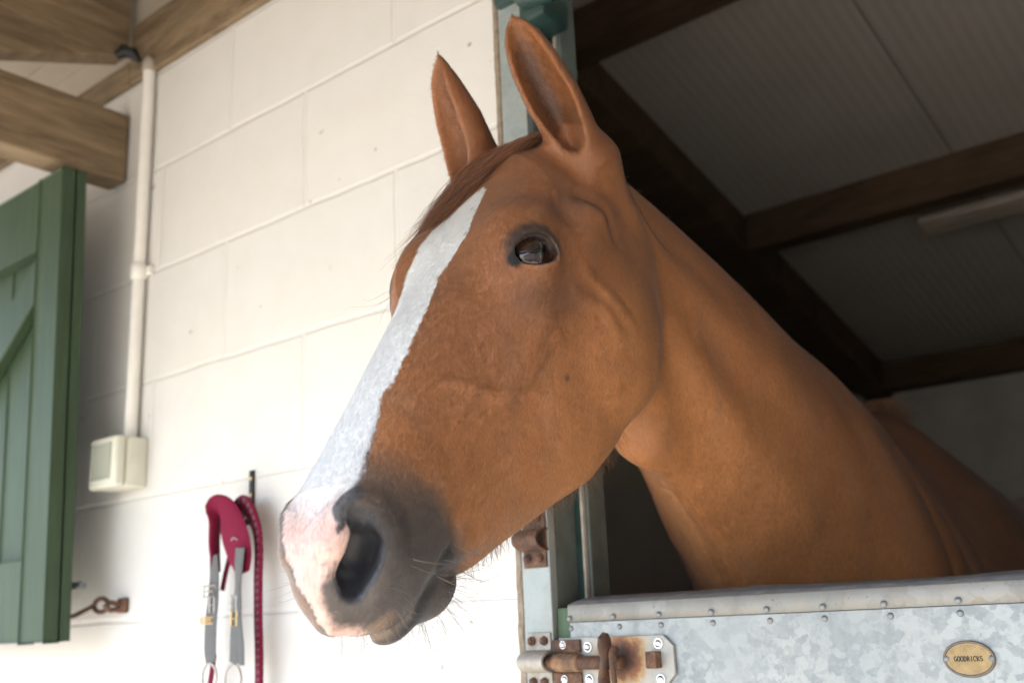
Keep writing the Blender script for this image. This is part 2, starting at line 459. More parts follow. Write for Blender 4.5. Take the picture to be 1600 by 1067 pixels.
def sdf(p):
    """p in head coordinates"""
    a, h, l = p[:, 0], p[:, 1], p[:, 2]
    al = np.abs(l)
    q = np.stack([a, h, al], 1)
    o = .627 * a + .7785 * h; u = -.7785 * a + .6275 * h
    d = HEAD.sdf(a, h, al)
    def skull(d, q):
        d = smin(d, ell(q, (.198, -.032, .064), (.054, .034, .029), np.array([[.86, -.5, 0], [.5, .86, 0], [0, 0, 1]]).T), .04)
        d = smin(d, ell(q, (.115, -.082, .078), (.055, .020, .017)), .035)        # zygomatic arch
        d = smin(d, ell(q, (.130, -.185, .055), (.085, .095, .046)), .03)         # round of the cheek
        d = d + .0065 * bump(np.sqrt(((q - np.array([.118, -.038, .090])) ** 2).sum(1)), .016)   # hollow above the eye
        d = d - .0048 * bump(line_d(q, [(.088,-.058,.098), (.082,-.072,.1)]), .012)
        d = d + .004 * bump(line_d(q, [(.075,-.045,.09), (.062,-.075,.096), (.070,-.105,.098)]), .010)
        d = d - .003 * bump(line_d(q, [(.165,-.012,.085), (.135,-.014,.083), (.105,-.016,.080)]), .011)
        d = d + .0015 * bump(line_d(q, [(.10,-.095,.098), (.13,-.105,.1), (.16,-.115,.1)]), .016)
        return d
    d = local(d, q, (-.05, -.32, -.01), (.32, .06, .2), skull)
    d = local(d, q, (.44, -.24, -.01), (.65, .03, .1), _muzzle)
    d = local(d, q, (.14, -.23, .02), (.45, .02, .13), _veins)
    d = local(d, q, (.30, -.22, .02), (.44, -.08, .1), lambda d, q: d + sum(dep * bump(line_d(q, ln), w) for ln, dep, w in FOLDS[:2]))
    n = NECK.sdf(o, u, al)
    n = n + .010 * bump(line_d(q, [(.055,-.270,.075), (.088,-.344,.062), (.095,-.415,.066), (.098,-.465,.066)]), .030)
    n = n + .004 * bump(line_d(q, [(-.02,-.16,.07), (.0,-.26,.08), (-.01,-.42,.1), (-.03,-.6,.13)]), .035)
    n = n - .0024 * bump(line_d(q, [(-.02,-.10,.06), (-.04,-.22,.072), (-.06,-.36,.088), (-.07,-.50,.11)]), .028)
    n = n + .0020 * bump(line_d(q, [(-.07,-.18,.05), (-.10,-.34,.07), (-.13,-.52,.1)]), .024)
    for o0, u0 in ((-.70, -.34), (-.77, -.35), (-.86, -.34)):
        n = n + .0034 * bump(np.hypot((o - o0 - .16 * (u - u0)) , np.maximum(np.abs(u + .42) - .10, 0) * .45), .017)
    n = n - .006 * bump(np.hypot(o + .62 - .2 * (u + .3), np.maximum(np.abs(u + .36) - .14, 0) * .6), .05)
    n = n - .005 * bump(line_d(q, [(.03,-.33,.085), (.045,-.46,.09), (.05,-.6,.11)]), .03)
    k = np.interp(h, [-.27, -.20, -.12, -.05], [.030, .040, .050, .07])
    d = smin(d, n, k)
    d = local(d, q, (-.14, -.24, -.01), (.12, .22, .20), _ears)
    d = local(d, q, (.14, -.10, .03), (.27, .03, .14), _eye)
    return d
EYE_A, EYE_B, EYE_B2, EYE_TILT = .0262, .0188, .0166, .0
def _lid(sg, B, n, off, rr, r0=.0012, ends=1.0):
    out = []
    for i in range(n + 1):
        x = -EYE_A * ends + 2 * EYE_A * ends * i / n
        y = EYE_TILT * x + sg * B * max(1 - (x / (EYE_A * ends)) ** 2, 0) ** .45
        z = math.sqrt(max((EYE_R + off) ** 2 - x * x - y * y, 1e-6))
        out.append((*(EYE_C + EYE_T * x + EYE_U * y + EYE_N * z), rr * (.75 + .25 * math.sin(math.pi * i / n))))
    return out
LID_U = _lid(1, EYE_B, 12, .0016, .0029)
LID_L = _lid(-1, EYE_B2, 12, .0006, .0021)
LID_G = [p[:3] for p in _lid(1, EYE_B + .0045, 10, .0016, .0030, ends=1.08)]
LID_H = [p[:3] for p in _lid(-1, EYE_B2 + .006, 10, .001, .0030, ends=1.1)]
LID_F = _lid(1, EYE_B + .0095, 10, .0022, .0030, ends=1.18)   # fold of the upper lid

def noise3(p, s, seed=0):
    """value noise in [-1, 1]"""
    q = np.asarray(p) * s + seed * 17.31 + 500.0
    i = np.floor(q).astype(np.int64); f = q - i
    f = f * f * (3 - 2 * f)
    def hsh(x, y, z):
        n = (x * 73856093) ^ (y * 19349663) ^ (z * 83492791)
        n = (n ^ (n >> 13)) * 1274126177
        n = n & 0x7fffffff
        n = (n ^ (n >> 15)) * 2246822519 & 0x7fffffff
        return (n % 100003) / 50001.5 - 1.0
    out = 0
    for dx in (0, 1):
        for dy in (0, 1):
            for dz in (0, 1):
                w = (f[:, 0] if dx else 1 - f[:, 0]) * (f[:, 1] if dy else 1 - f[:, 1]) * (f[:, 2] if dz else 1 - f[:, 2])
                out = out + w * hsh(i[:, 0] + dx, i[:, 1] + dy, i[:, 2] + dz)
    return out

def polygonise(fn, lo, hi, vox):
    """sparse surface nets: 8*vox cells, then 2*vox, then vox"""
    lo = np.array(lo, float); hi = np.array(hi, float)
    H0 = vox * 8
    n = np.ceil((hi - lo) / H0).astype(int)
    g = np.stack(np.meshgrid(*[np.arange(k) for k in n], indexing='ij'), -1).reshape(-1, 3)
    d = fn(lo + (g + .5) * H0)
    g = g[np.abs(d) < H0 * 1.5]
    ch4 = np.stack(np.meshgrid(*[np.arange(4)] * 3, indexing='ij'), -1).reshape(-1, 3)
    g = (g[:, None] * 4 + ch4).reshape(-1, 3)
    d = fn(lo + (g + .5) * vox * 2)
    g = g[np.abs(d) < vox * 2 * 1.5]
    ch2 = np.stack(np.meshgrid(*[np.arange(2)] * 3, indexing='ij'), -1).reshape(-1, 3)
    g = (g[:, None] * 2 + ch2).reshape(-1, 3)
    M = 1 << 20
    key = lambda c: (c[:, 0] * M + c[:, 1]) * M + c[:, 2]
    ck = key(g); o = np.argsort(ck); g = g[o]; ck = ck[o]
    corn = (g[:, None] + ch2).reshape(-1, 3)
    kk = key(corn); uk, idx = np.unique(kk, return_inverse=True)
    uc = np.stack([uk // (M * M), (uk // M) % M, uk % M], 1)
    val = fn(lo + uc * vox)
    cv = val[idx.reshape(-1)].reshape(-1, 8)
    ins = cv < 0
    act = ins.any(1) & ~ins.all(1)
    ac = g[act]; ak = ck[act]; av = cv[act]
    E = [(0,4),(1,5),(2,6),(3,7),(0,2),(1,3),(4,6),(5,7),(0,1),(2,3),(4,5),(6,7)]
    P = np.zeros((len(ac), 3)); cnt = np.zeros(len(ac))
    for i, j in E:
        m = (av[:, i] < 0) != (av[:, j] < 0)
        t = av[m, i] / (av[m, i] - av[m, j])
        P[m] += ch2[i] + t[:, None] * (ch2[j] - ch2[i]); cnt[m] += 1
    V = lo + (ac + P / cnt[:, None]) * vox
    quads = []
    for ax, (i, j) in enumerate(((0, 4), (0, 2), (0, 1))):
        # edge from corner 0 along ax, owned by cell c; the others are c - e1, c - e2
        m = (av[:, 0] < 0) != (av[:, j] < 0)
        c = ac[m]; flip = av[m, 0] < 0
        e1 = np.zeros(3, int); e2 = np.zeros(3, int); e1[(ax + 1) % 3] = 1; e2[(ax + 2) % 3] = 1
        ids = []
        ok = np.ones(len(c), bool)
        for cc in (c, c - e1, c - e1 - e2, c - e2):
            k = key(cc); s = np.searchsorted(ak, k); s = np.minimum(s, len(ak) - 1)
            ok &= ak[s] == k; ids.append(s)
        q = np.stack(ids, 1)
        q[~flip] = q[~flip][:, ::-1]
        quads.append(q[ok])
    return V, np.concatenate(quads)

def grad(fn, p, e=.0008):
    g = np.stack([fn(p + np.eye(3)[i] * e) - fn(p - np.eye(3)[i] * e) for i in range(3)], 1)
    return g / (np.linalg.norm(g, axis=1)[:, None] + 1e-12)
# =================================================================== MATERIALS
def wall_material():
    t = NT("painted_blockwork")
    tc = t.add("ShaderNodeTexCoord"); sp = t.add("ShaderNodeSeparateXYZ"); cb = t.add("ShaderNodeCombineXYZ")
    t.t.links.new(tc.outputs['Object'], sp.inputs[0])
    t.t.links.new(t.math('ADD', sp.outputs[0], 1.5709 + 45.0), cb.inputs[0])
    t.t.links.new(t.math('ADD', sp.outputs[2], -.2128 + 4.5), cb.inputs[1])
    v = tc.outputs['Object']
    # slightly wandering joints
    wob = t.add("ShaderNodeTexNoise"); t.t.links.new(v, wob.inputs['Vector']); wob.inputs['Scale'].default_value = 9; wob.inputs['Detail'].default_value = 3
    vm = t.add("ShaderNodeVectorMath", operation='SCALE'); vm.inputs['Scale'].default_value = .007
    sub = t.add("ShaderNodeVectorMath", operation='SUBTRACT'); t.t.links.new(wob.outputs['Color'], sub.inputs[0]); sub.inputs[1].default_value = (.5, .5, .5)
    t.t.links.new(sub.outputs[0], vm.inputs[0])
    ad = t.add("ShaderNodeVectorMath", operation='ADD'); t.t.links.new(cb.outputs[0], ad.inputs[0]); t.t.links.new(vm.outputs[0], ad.inputs[1])
    br = t.add("ShaderNodeTexBrick", offset=.5, offset_frequency=2, squash=1.0)
    t.t.links.new(ad.outputs[0], br.inputs['Vector'])
    br.inputs['Scale'].default_value = 1.0; br.inputs['Mortar Size'].default_value = .0055; br.inputs['Mortar Smooth'].default_value = .55
    br.inputs['Brick Width'].default_value = .45; br.inputs['Row Height'].default_value = .225
    br.inputs['Color1'].default_value = (.645, .633, .610, 1); br.inputs['Color2'].default_value = (.665, .653, .630, 1); br.inputs['Mortar'].default_value = (.665, .653, .627, 1)
    big = t.noise(v, 1.7, 3, .5); mid = t.noise(v, 16, 4, .6); fine = t.noise(v, 160, 5, .65); spk = t.noise(v, 38, 2, .5)
    col = t.mix(1.0, br.outputs['Color'], t.ramp(big, [(.3, (.97, .965, .95)), (.7, (1, 1, 1))]), 'MULTIPLY')
    col = t.mix(1.0, col, t.ramp(spk, [(.0, (.36, .32, .28)), (.25, (.55, .51, .46)), (.268, (.94, .93, .91)), (.31, (1, 1, 1))]), 'MULTIPLY')
    col = t.mix(1.0, col, t.ramp(mid, [(.25, (.965, .96, .945)), (.6, (1, 1, 1))]), 'MULTIPLY')
    t.base(col); t.rough(.62); t.spec(.25)
    h = t.math('ADD', t.math('MULTIPLY', br.outputs['Fac'], -1.0), t.math('ADD', t.math('MULTIPLY', fine, .22), t.math('MULTIPLY', mid, .22)))
    t.bump(h, .52, .0045)
    return t.m
def plain(name, col, rough=.6, metal=0.0, spec=.4, var=.12, scale=30, bump=.15, bd=.002):
    t = NT(name); v = t.coord('Object'); n = t.noise(v, scale, 5, .6)
    t.base(t.mix(1.0, (*col, 1), t.ramp(n, [(.25, (1 - var,) * 3), (.75, (1 + var,) * 3)]), 'MULTIPLY'))
    t.rough(rough); t.metal(metal); t.spec(spec)
    if bump: t.bump(t.noise(v, scale * 6, 4, .6), bump, bd)
    return t.m
def wood_material(name, dark, light, stretch=(1, 1, 1), scale=14):
    t = NT(name)
    v = t.coord('Object', stretch)
    n = t.noise(v, scale, 6, .62, .9); g = t.noise(v, scale * 5, 4, .6, .3)
    w = t.noise(t.coord('Object', (1, 1, 1)), 3.0, 3, .5)
    c = t.ramp(n, [(.28, dark), (.5, tuple((a + b) / 2 for a, b in zip(dark, light))), (.72, light)])
    c = t.mix(1.0, c, t.ramp(g, [(.3, (.82, .80, .78)), (.6, (1.05, 1.05, 1.05))]), 'MULTIPLY')
    c = t.mix(1.0, c, t.ramp(w, [(.3, (.82, .82, .84)), (.7, (1.08, 1.06, 1.04))]), 'MULTIPLY')
    t.base(c); t.rough(.75); t.spec(.2)
    t.bump(t.math('ADD', n, t.math('MULTIPLY', g, .5)), .45, .004)
    return t.m
def galv_material(name, a, b, cell=70, metal=.30, rough=.48, stain=0.0):
    """hot-dip galvanised sheet: crystal spangle of paler and darker flakes"""
    t = NT(name); v = t.coord('Object', (1, 1, 1))
    wb = t.add("ShaderNodeTexNoise"); t.t.links.new(v, wb.inputs['Vector']); wb.inputs['Scale'].default_value = cell * 1.6; wb.inputs['Detail'].default_value = 4
    sc = t.add("ShaderNodeVectorMath", operation='SCALE'); sc.inputs['Scale'].default_value = .9 / cell
    t.t.links.new(wb.outputs['Color'], sc.inputs[0])
    ad = t.add("ShaderNodeVectorMath", operation='ADD'); t.t.links.new(v, ad.inputs[0]); t.t.links.new(sc.outputs[0], ad.inputs[1])
    vo = t.add("ShaderNodeTexVoronoi", feature='F1'); t.t.links.new(ad.outputs[0], vo.inputs['Vector']); vo.inputs['Scale'].default_value = cell
    sv = t.add("ShaderNodeSeparateColor"); t.t.links.new(vo.outputs['Color'], sv.inputs[0])
    vo2 = t.add("ShaderNodeTexVoronoi", feature='F1'); t.t.links.new(ad.outputs[0], vo2.inputs['Vector']); vo2.inputs['Scale'].default_value = cell * 2.6
    s2 = t.add("ShaderNodeSeparateColor"); t.t.links.new(vo2.outputs['Color'], s2.inputs[0])
    f = t.math('ADD', t.math('MULTIPLY', sv.outputs[0], .65), t.math('MULTIPLY', s2.outputs[1], .35))
    m = tuple((x + y) / 2 for x, y in zip(a, b))
    c = t.ramp(f, [(.15, a), (.5, m), (.62, tuple(x * .85 + y * .15 for x, y in zip(b, a))), (.85, b)])
    big = t.noise(v, 7, 4, .55)
    dul = t.ramp(t.noise(v, 5.5, 3, .6, .4), [(.38, (0, 0, 0)), (.62, (.75, .75, .75))])
    c = t.mix(dul, c, m)
    drip = t.noise(t.coord('Object', (30, 30, 2.2)), 1.0, 4, .6)
    c = t.mix(t.ramp(drip, [(.56, (0, 0, 0)), (.74, (.4, .4, .4))]), c, (.17, .165, .15, 1))
    c = t.mix(1.0, c, t.ramp(big, [(.3, (.86, .90, .93)), (.7, (1.06, 1.05, 1.03))]), 'MULTIPLY')
    if stain:
        st = t.noise(v, 22, 5, .65)
        c = t.mix(t.ramp(st, [(.52, (0, 0, 0)), (.75, (stain,) * 3)]), c, (.30, .22, .14, 1))
    sp = t.noise(v, 190, 2, .5)
    c = t.mix(1.0, c, t.ramp(sp, [(.22, (.45, .44, .44)), (.30, (1, 1, 1))]), 'MULTIPLY')
    t.base(c); t.metal(metal); t.spec(.4)
    t.set(t.b, 'Roughness', t.ramp(f, [(.2, (rough + .08,) * 3), (.8, (rough - .06,) * 3)]))
    t.bump(t.noise(v, 90, 4, .6), .12, .002)
    return t.m
def rust_material(name, mixv=.5):
    t = NT(name); v = t.coord('Object')
    n = t.noise(v, 60, 6, .65, .4); n2 = t.noise(v, 320, 4, .6)
    c = t.ramp(n, [(.25, (.045, .028, .024)), (.48, (.085, .044, .030)), (.64, (.17, .080, .042)), (.76, (.25, .155, .095)), (.88, (.24, .22, .20))])
    c = t.mix(1.0, c, t.ramp(n2, [(.3, (.75, .75, .75)), (.7, (1.12, 1.12, 1.12))]), 'MULTIPLY')
    t.base(c); t.rough(.72); t.metal(.15); t.bump(t.math('ADD', n, n2), .4, .0012)
    return t.m
def rusty_plate_material():
    """grey plate with rust running out from the lever"""
    t = NT("rust_stained_plate"); v = t.coord('Object')
    g = t.add("ShaderNodeTexGradient", gradient_type='SPHERICAL')
    mp = t.add("ShaderNodeMapping"); tc = t.add("ShaderNodeTexCoord"); t.t.links.new(tc.outputs['Object'], mp.inputs[0])
    mp.vector_type = 'POINT'; mp.inputs['Location'].default_value = (.745 / .052, 0, -1.256 / .045); mp.inputs['Scale'].default_value = (1 / .052, .01, 1 / .045)
    t.t.links.new(mp.outputs[0], g.inputs[0])
    n = t.noise(v, 85, 6, .65, .5); n2 = t.noise(v, 18, 3, .5)
    f = t.math('ADD', g.outputs['Fac'], t.math('MULTIPLY', t.math('SUBTRACT', n, .5), .55))
    f = t.math('ADD', f, t.math('MULTIPLY', t.math('SUBTRACT', n2, .5), .5))
    c = t.ramp(f, [(.02, (.37, .365, .345)), (.22, (.40, .36, .29)), (.34, (.42, .26, .13)), (.46, (.24, .11, .055)), (.70, (.085, .045, .035))])
    c = t.mix(1.0, c, t.ramp(t.noise(v, 40, 4, .6), [(.3, (.82, .84, .86)), (.7, (1.1, 1.08, 1.05))]), 'MULTIPLY')
    t.base(c); t.rough(.6); t.metal(.25); t.bump(n, .25, .0012)
    return t.m
def roof_material():
    t = NT("ribbed_roof_panel"); tc = t.add("ShaderNodeTexCoord"); sp = t.add("ShaderNodeSeparateXYZ"); t.t.links.new(tc.outputs['Object'], sp.inputs[0])
    v = tc.outputs['Object']
    s = t.math('SINE', t.math('MULTIPLY', sp.outputs[0], 2 * math.pi / .030))
    j = t.math('ABSOLUTE', t.math('SUBTRACT', t.math('FRACT', t.math('ADD', sp.outputs[0], .754 + 20.0)), .5))
    seam = t.math('GREATER_THAN', j, .4965)
    n = t.noise(v, 5, 4, .6)
    c = t.ramp(n, [(.3, (.44, .40, .345)), (.7, (.50, .455, .40))])
    c = t.mix(seam, c, (.24, .215, .19, 1))
    c = t.mix(t.math('MULTIPLY', t.math('ADD', s, 1.0), .06), c, (.15, .135, .12, 1))
    t.base(c); t.rough(.5); t.bump(s, .22, .003)
    return t.m
def green_material(name="green_paint", base=(.033, .060, .029)):
    t = NT(name)
    v = t.coord('Object', (14, 14, 1.0)); v1 = t.coord('Object')
    n = t.noise(v, 6, 5, .62, .3); n2 = t.noise(v1, 5, 4, .55); n3 = t.noise(v, 18, 5, .7, .2)
    c = t.ramp(n, [(.3, tuple(x * .80 for x in base)), (.7, tuple(x * 1.15 for x in base))])
    c = t.mix(1.0, c, t.ramp(n2, [(.3, (.86, .9, .84)), (.7, (1.1, 1.06, 1.1))]), 'MULTIPLY')
    c = t.mix(t.ramp(n3, [(.70, (0, 0, 0)), (.76, (.65, .65, .65))]), c, (.26, .22, .12, 1))
    t.base(c); t.rough(.55); t.spec(.35); t.bump(n, .35, .002)
    return t.m

M_wall = wall_material()
M_inner = plain("limewashed_wall", (.58, .56, .51), .8, var=.16, scale=5)
M_board = plain("dark_kick_board", (.56, .56, .58), .7, var=.10, scale=4)
M_beam = wood_material("sawn_timber", (.105, .075, .045), (.28, .208, .130), (1.5, 1.0, 9), 3.0)
M_beam2 = wood_material("sawn_timber_dark", (.088, .064, .043), (.20, .145, .098), (1, 6, 6), 3.0)
M_purlin = wood_material("old_purlin", (.085, .055, .034), (.16, .105, .065), (1, 7, 7), 3.0)
M_soffit = plain("grey_soffit_sheet", (.40, .35, .285), .7, var=.10, scale=6)
M_roof = roof_material()
M_galv = galv_material("galvanised_sheet", (.215, .235, .247), (.335, .348, .345), 96)
M_galv2 = galv_material("galvanised_capping", (.205, .20, .185), (.275, .268, .248), 40, .2, .5, .5)
M_galv3 = galv_material("galvanised_jamb", (.25, .285, .285), (.33, .365, .36), 34, .15, .5, .45)
M_captop = plain("dark_rubber_strip", (.14, .14, .145), .75, var=.35, scale=40)
M_jamb_in = plain("weathered_green_jamb", (.105, .128, .118), .6, var=.40, scale=16, spec=.35)
M_jamb_dk = plain("dark_green_gloss", (.022, .050, .046), .35, var=.3, scale=24, spec=.5)
M_jamb_lt = plain("jamb_edge", (.42, .40, .35), .5, var=.3, scale=50)
M_rust = rust_material("rusted_iron")
M_plate = rusty_plate_material()
M_zinc = plain("bright_bolt", (.75, .76, .78), .25, 1.0, .5, .1, 80, .05)
M_green = green_material()
M_greenedge = green_material("green_edge_paint", (.060, .105, .058))
M_plastic = plain("aged_cream_plastic", (.60, .59, .50), .5, var=.07, scale=20, bump=.04)
M_plastic2 = plain("greenish_flap", (.36, .375, .31), .35, var=.07, scale=12, bump=.02)
M_conduit = plain("painted_conduit", (.74, .72, .67), .5, var=.06, scale=30, bump=.05)
M_mortar = plain("crumbling_mortar", (.29, .235, .18), .9, var=.35, scale=70, bump=.6, bd=.006)
M_dark = plain("black_iron", (.02, .02, .022), .45, .4, .4, .2, 60)
M_brass = plain("brass", (.62, .43, .18), .3, 1.0, .5, .15, 60, .05)
M_chrome = plain("plated_steel", (.36, .34, .32), .28, 1.0, .5, .08, 60, .03)
M_maroon = plain("maroon_padding", (.165, .010, .036), .85, var=.14, scale=220, spec=.15, bump=.5, bd=.0012)
M_grey_web = plain("grey_webbing", (.13, .13, .132), .8, var=.12, scale=260, spec=.2, bump=.5, bd=.0012)
M_grime = plain("grime", (.05, .048, .045), .8, var=.3, scale=60)

def ground_material(name, a, b, sc=1.2):
    t = NT(name); v = t.coord('Object')
    n = t.noise(v, sc, 6, .6); g = t.noise(v, sc * 40, 4, .7)
    c = t.ramp(n, [(.3, a), (.7, b)])
    c = t.mix(1.0, c, t.ramp(g, [(.3, (.8, .8, .8)), (.7, (1.12, 1.12, 1.12))]), 'MULTIPLY')
    t.base(c); t.rough(.9); t.spec(.15); t.bump(g, .5, .01)
    return t.m

# =================================================================== SETTING
def sheet(name, x0, x1, y0, y1, z, mat, n=1):
    bm = bmesh.new()
    vs = [bm.verts.new((x, y, z)) for x, y in ((x0, y0), (x1, y0), (x1, y1), (x0, y1))]
    bm.faces.new(vs)
    me = bpy.data.meshes.new(name); bm.to_mesh(me); bm.free()
    return tag(link(name, me, mat), kind='structure')
sheet("yard", -400, 400, -400, 400, 0.0, ground_material("yard_concrete", (.40, .365, .31), (.50, .46, .40)))
sheet("stall_floor", -3.55, 2.35, .02, 3.0, .004, ground_material("bedding", (.075, .055, .035), (.14, .10, .06), 6))

bld = empty("stable_building", (-1.0, .07, 0), "white painted block stable with a ribbed roof and timber porch beams", "stable")
WT = 2.466
mb = MB(); mb.box((-3.7, 0, 0), (-.906, .14, WT)); o = mb.build("wall", M_wall, bld)
mb = MB(); mb.box((.352, 0, 0), (2.5, .14, WT)); mb.build("wall", M_wall, bld)
mb = MB(); mb.box((-3.7, .003, WT + .146), (2.5, .14, 3.04)); mb.build("gable_board", M_soffit, bld)
mb = MB(); mb.box((-.900, .012, 2.30), (.346, .14, WT)); mb.build("lintel", M_wall, bld)
mb = MB(); mb.box((-3.7, -.012, WT + .002), (-1.931, .12, WT + .060), .004); mb.box((-1.929, -.012, WT + .002), (2.5, .12, WT + .144), .004); mb.build("wall_plate", M_beam, bld)
mb = MB(); mb.box((-3.7, .004, WT + .062), (-1.93, .12, WT + .145)); mb.build("gable_board", M_soffit, bld)
# rough mortar between the block end and the steel jamb
bm = bmesh.new(); zz = np.arange(0, 2.32, .006); prev = None
for k, z in enumerate(zz):
    w = .010 + .0032 * noise3(np.array([[0, 0, z]]), 40, 3)[0] + .0022 * noise3(np.array([[0, 0, z]]), 160, 5)[0]
    dd = -.0010 - .0035 * abs(noise3(np.array([[1.0, 0, z]]), 70, 8)[0])
    row = [bm.verts.new((-.9075 - .35 * max(0, w - .010), .004, z)), bm.verts.new((-.905, dd, z)), bm.verts.new((-.905 + w * .7, dd * .6, z)), bm.verts.new((-.8935, .004, z))]
    if prev:
        for i in range(3): bm.faces.new((prev[i], prev[i + 1], row[i + 1], row[i]))
    prev = row
me = bpy.data.meshes.new("mortar"); bm.to_mesh(me); bm.free(); link("mortar", me, M_mortar, bld)
# inner walls
RZ = lambda y: 3.05 - .29 * y
mb = MB(); mb.box((-1.70, .142, 0), (-1.50, 2.94, 2.10)); mb.build("partition", M_inner, bld)
mb = MB(); mb.box((-3.7, 2.942, 0), (2.5, 3.10, 2.147)); mb.build("rear_wall", M_inner, bld)
mb = MB(); mb.prism([(2.36, .142, 0), (2.36, 2.94, 0), (2.36, 2.94, RZ(2.94) - .004), (2.36, .142, RZ(.142) - .004)], (.14, 0, 0)); mb.build("side_wall", M_inner, bld)
mb = MB(); mb.prism([(-3.7, .142, 0), (-3.7, 2.94, 0), (-3.7, 2.94, RZ(2.94) - .004), (-3.7, .142, RZ(.142) - .004)], (.14, 0, 0)); mb.build("side_wall", M_inner, bld)
mb = MB(); mb.box((-1.498, .145, .006), (-1.462, 2.90, 1.62)); mb.build("kick_board", M_board, bld)
RZ = lambda y: 3.05 - .29 * y
def sloped(x0, x1, y0, y1, z0f, z1f):
    return [(x0, y0, z0f(y0)), (x0, y1, z0f(y1)), (x0, y1, z1f(y1)), (x0, y0, z1f(y0))], (x1 - x0, 0, 0)
mb = MB(); mb.prism(*sloped(-3.7, 2.5, -.06, 3.2, RZ, lambda y: RZ(y) + .06)); mb.build("roof", M_roof, bld)
for x in (-1.54, .62):
    mb = MB(); mb.prism(*sloped(x, x + .14, .142, 2.935, lambda y: RZ(y) - .12, lambda y: RZ(y) - .002), bev=.004); mb.build("rafter", M_purlin, bld)
for y, hh in ((.86, .125), (1.81, .122)):
    for x0, x1 in ((-1.398, .618),):
        mb = MB(); mb.prism([(x0, y, RZ(y) - hh), (x0, y + .075, RZ(y) - hh), (x0, y + .075, RZ(y + .075) - .003), (x0, y, RZ(y) - .003)], (x1 - x0, 0, 0), .004); mb.build("purlin", M_purlin, bld)
mb = MB(); mb.box((-3.6, 2.84, 2.10), (2.4, 2.936, 2.205), .004); mb.build("rear_wall_plate", M_purlin, bld)
# porch roof: rafters and tie beam
PZ = lambda y: 2.54 + .37 * y           # underside of the porch rafters (y negative outwards)
mb = MB(); mb.prism(*sloped(-3.7, 2.5, -1.40, .002, lambda y: PZ(y) + .152, lambda y: PZ(y) + .18)); mb.build("porch_roof", M_soffit, bld)
for x in (-3.1, -1.985, -.55, .72, 1.95):
    mb = MB(); mb.prism(*sloped(x, x + .06, -1.36, -.018, PZ, lambda y: PZ(y) + .15), bev=.004); mb.build("porch_rafter", M_beam, bld)
mb = MB(); mb.box((-2.000, -1.39, 2.242), (-1.930, -.004, 2.398), .006, 2); mb.build("tie_beam", M_beam, bld)
mb = MB(); mb.box((-3.7, -1.415, 1.93), (2.5, -1.362, 2.10), .004); mb.build("eaves_beam", M_beam2, bld)
for x in (-3.4, 2.2):
    mb = MB(); mb.box((x, -1.505, 0), (x + .10, -1.417, 2.05), .006); mb.build("porch_post", M_beam2, bld)
# unseen wall and roof added on the right to block light from that side
mb = MB(); mb.prism([(2.9, -9.0, 0), (2.9, -.25, 0), (2.9, -.25, 2.5), (2.9, -9.0, 2.5)], (.14, 0, 0)); mb.build("added_shade_wall", M_wall, bld)
mb = MB(); mb.prism([(1.75, -9.2, 2.28), (4.6, -9.2, 3.4), (7.4, -9.2, 2.28), (7.4, -9.2, 2.34), (4.6, -9.2, 3.47), (1.75, -9.2, 2.35)], (0, 8.9, 0)); mb.build("added_shade_roof", M_soffit, bld)
# iron strap on the rafter foot by the conduit
mb = MB(); mb.tube([(-1.905, -.060, 2.508), (-1.894, -.048, 2.520), (-1.880, -.034, 2.514), (-1.872, -.024, 2.498)], [.008, .015, .014, .006], 10, flat=[.008, .014, .013, .006]); mb.build("iron_bracket", M_dark, bld, True)

# long pale batten under the roof
bt = MB(); bt.obox((.05, 1.965, 2.387), ((1, 0, 0), (0, .96, -.28), (0, .28, .96)), (.96, .036, .014), .006)
tag(bt.build("ceiling_batten", wood_material("pale_batten", (.46, .40, .32), (.60, .53, .44), (1, 6, 6), 3)), "long pale batten fixed under the stall roof beyond the dark purlin", "batten")

# ------------------------------------------------------------------ door frame
jb = empty("door_frame", (-.87, .04, 0), "weathered galvanised steel jamb with rusty keepers beside the white block wall", "door frame")
mb = MB(); mb.box((-.8935, -.003, 0), (-.8475, .012, 2.30), .0015); mb.build("front_flange", M_galv3, jb)
mb = MB(); mb.box((-.885, .0125, 0), (-.848, .058, 2.30)); mb.build("reveal", M_jamb_in, jb)
mb = MB(); mb.box((-.885, .0585, 0), (-.838, .063, 2.30)); mb.build("rebate", M_jamb_dk, jb)
mb = MB(); mb.box((-.8375, .0560, 0), (-.8335, .0635, 2.30), .001); mb.build("edge_bead", M_jamb_lt, jb)
mb = MB(); mb.box((-.885, .0640, 0), (-.829, .105, 2.30), .002); mb.build("inner_jamb", M_jamb_in, jb)
mb = MB(); mb.box((-.893, -.002, 2.302), (.345, .105, 2.345), .003); mb.build("head_rail", M_jamb_in, jb)
mb = MB(); mb.box((.3055, -.003, 0), (.3515, .012, 2.30), .0015); mb.build("front_flange", M_galv3, jb)
mb = MB(); mb.box((.306, .0125, 0), (.343, .105, 2.30)); mb.build("reveal", M_jamb_in, jb)
# top hinge block: lump of dark green paint over an iron clamp
mb = MB(); mb.box((-.8935, -.016, 2.196), (-.822, .03, 2.30), .008)
mb.tube([(-.86, -.012, 2.225), (-.825, -.018, 2.19), (-.79, -.015, 2.185), (-.765, .0, 2.205)], [.014, .024, .024, .012], 12)
mb.box((-.85, -.012, 2.150), (-.80, .055, 2.20), .01)
mb.build("hinge_block", M_jamb_dk, jb, True)
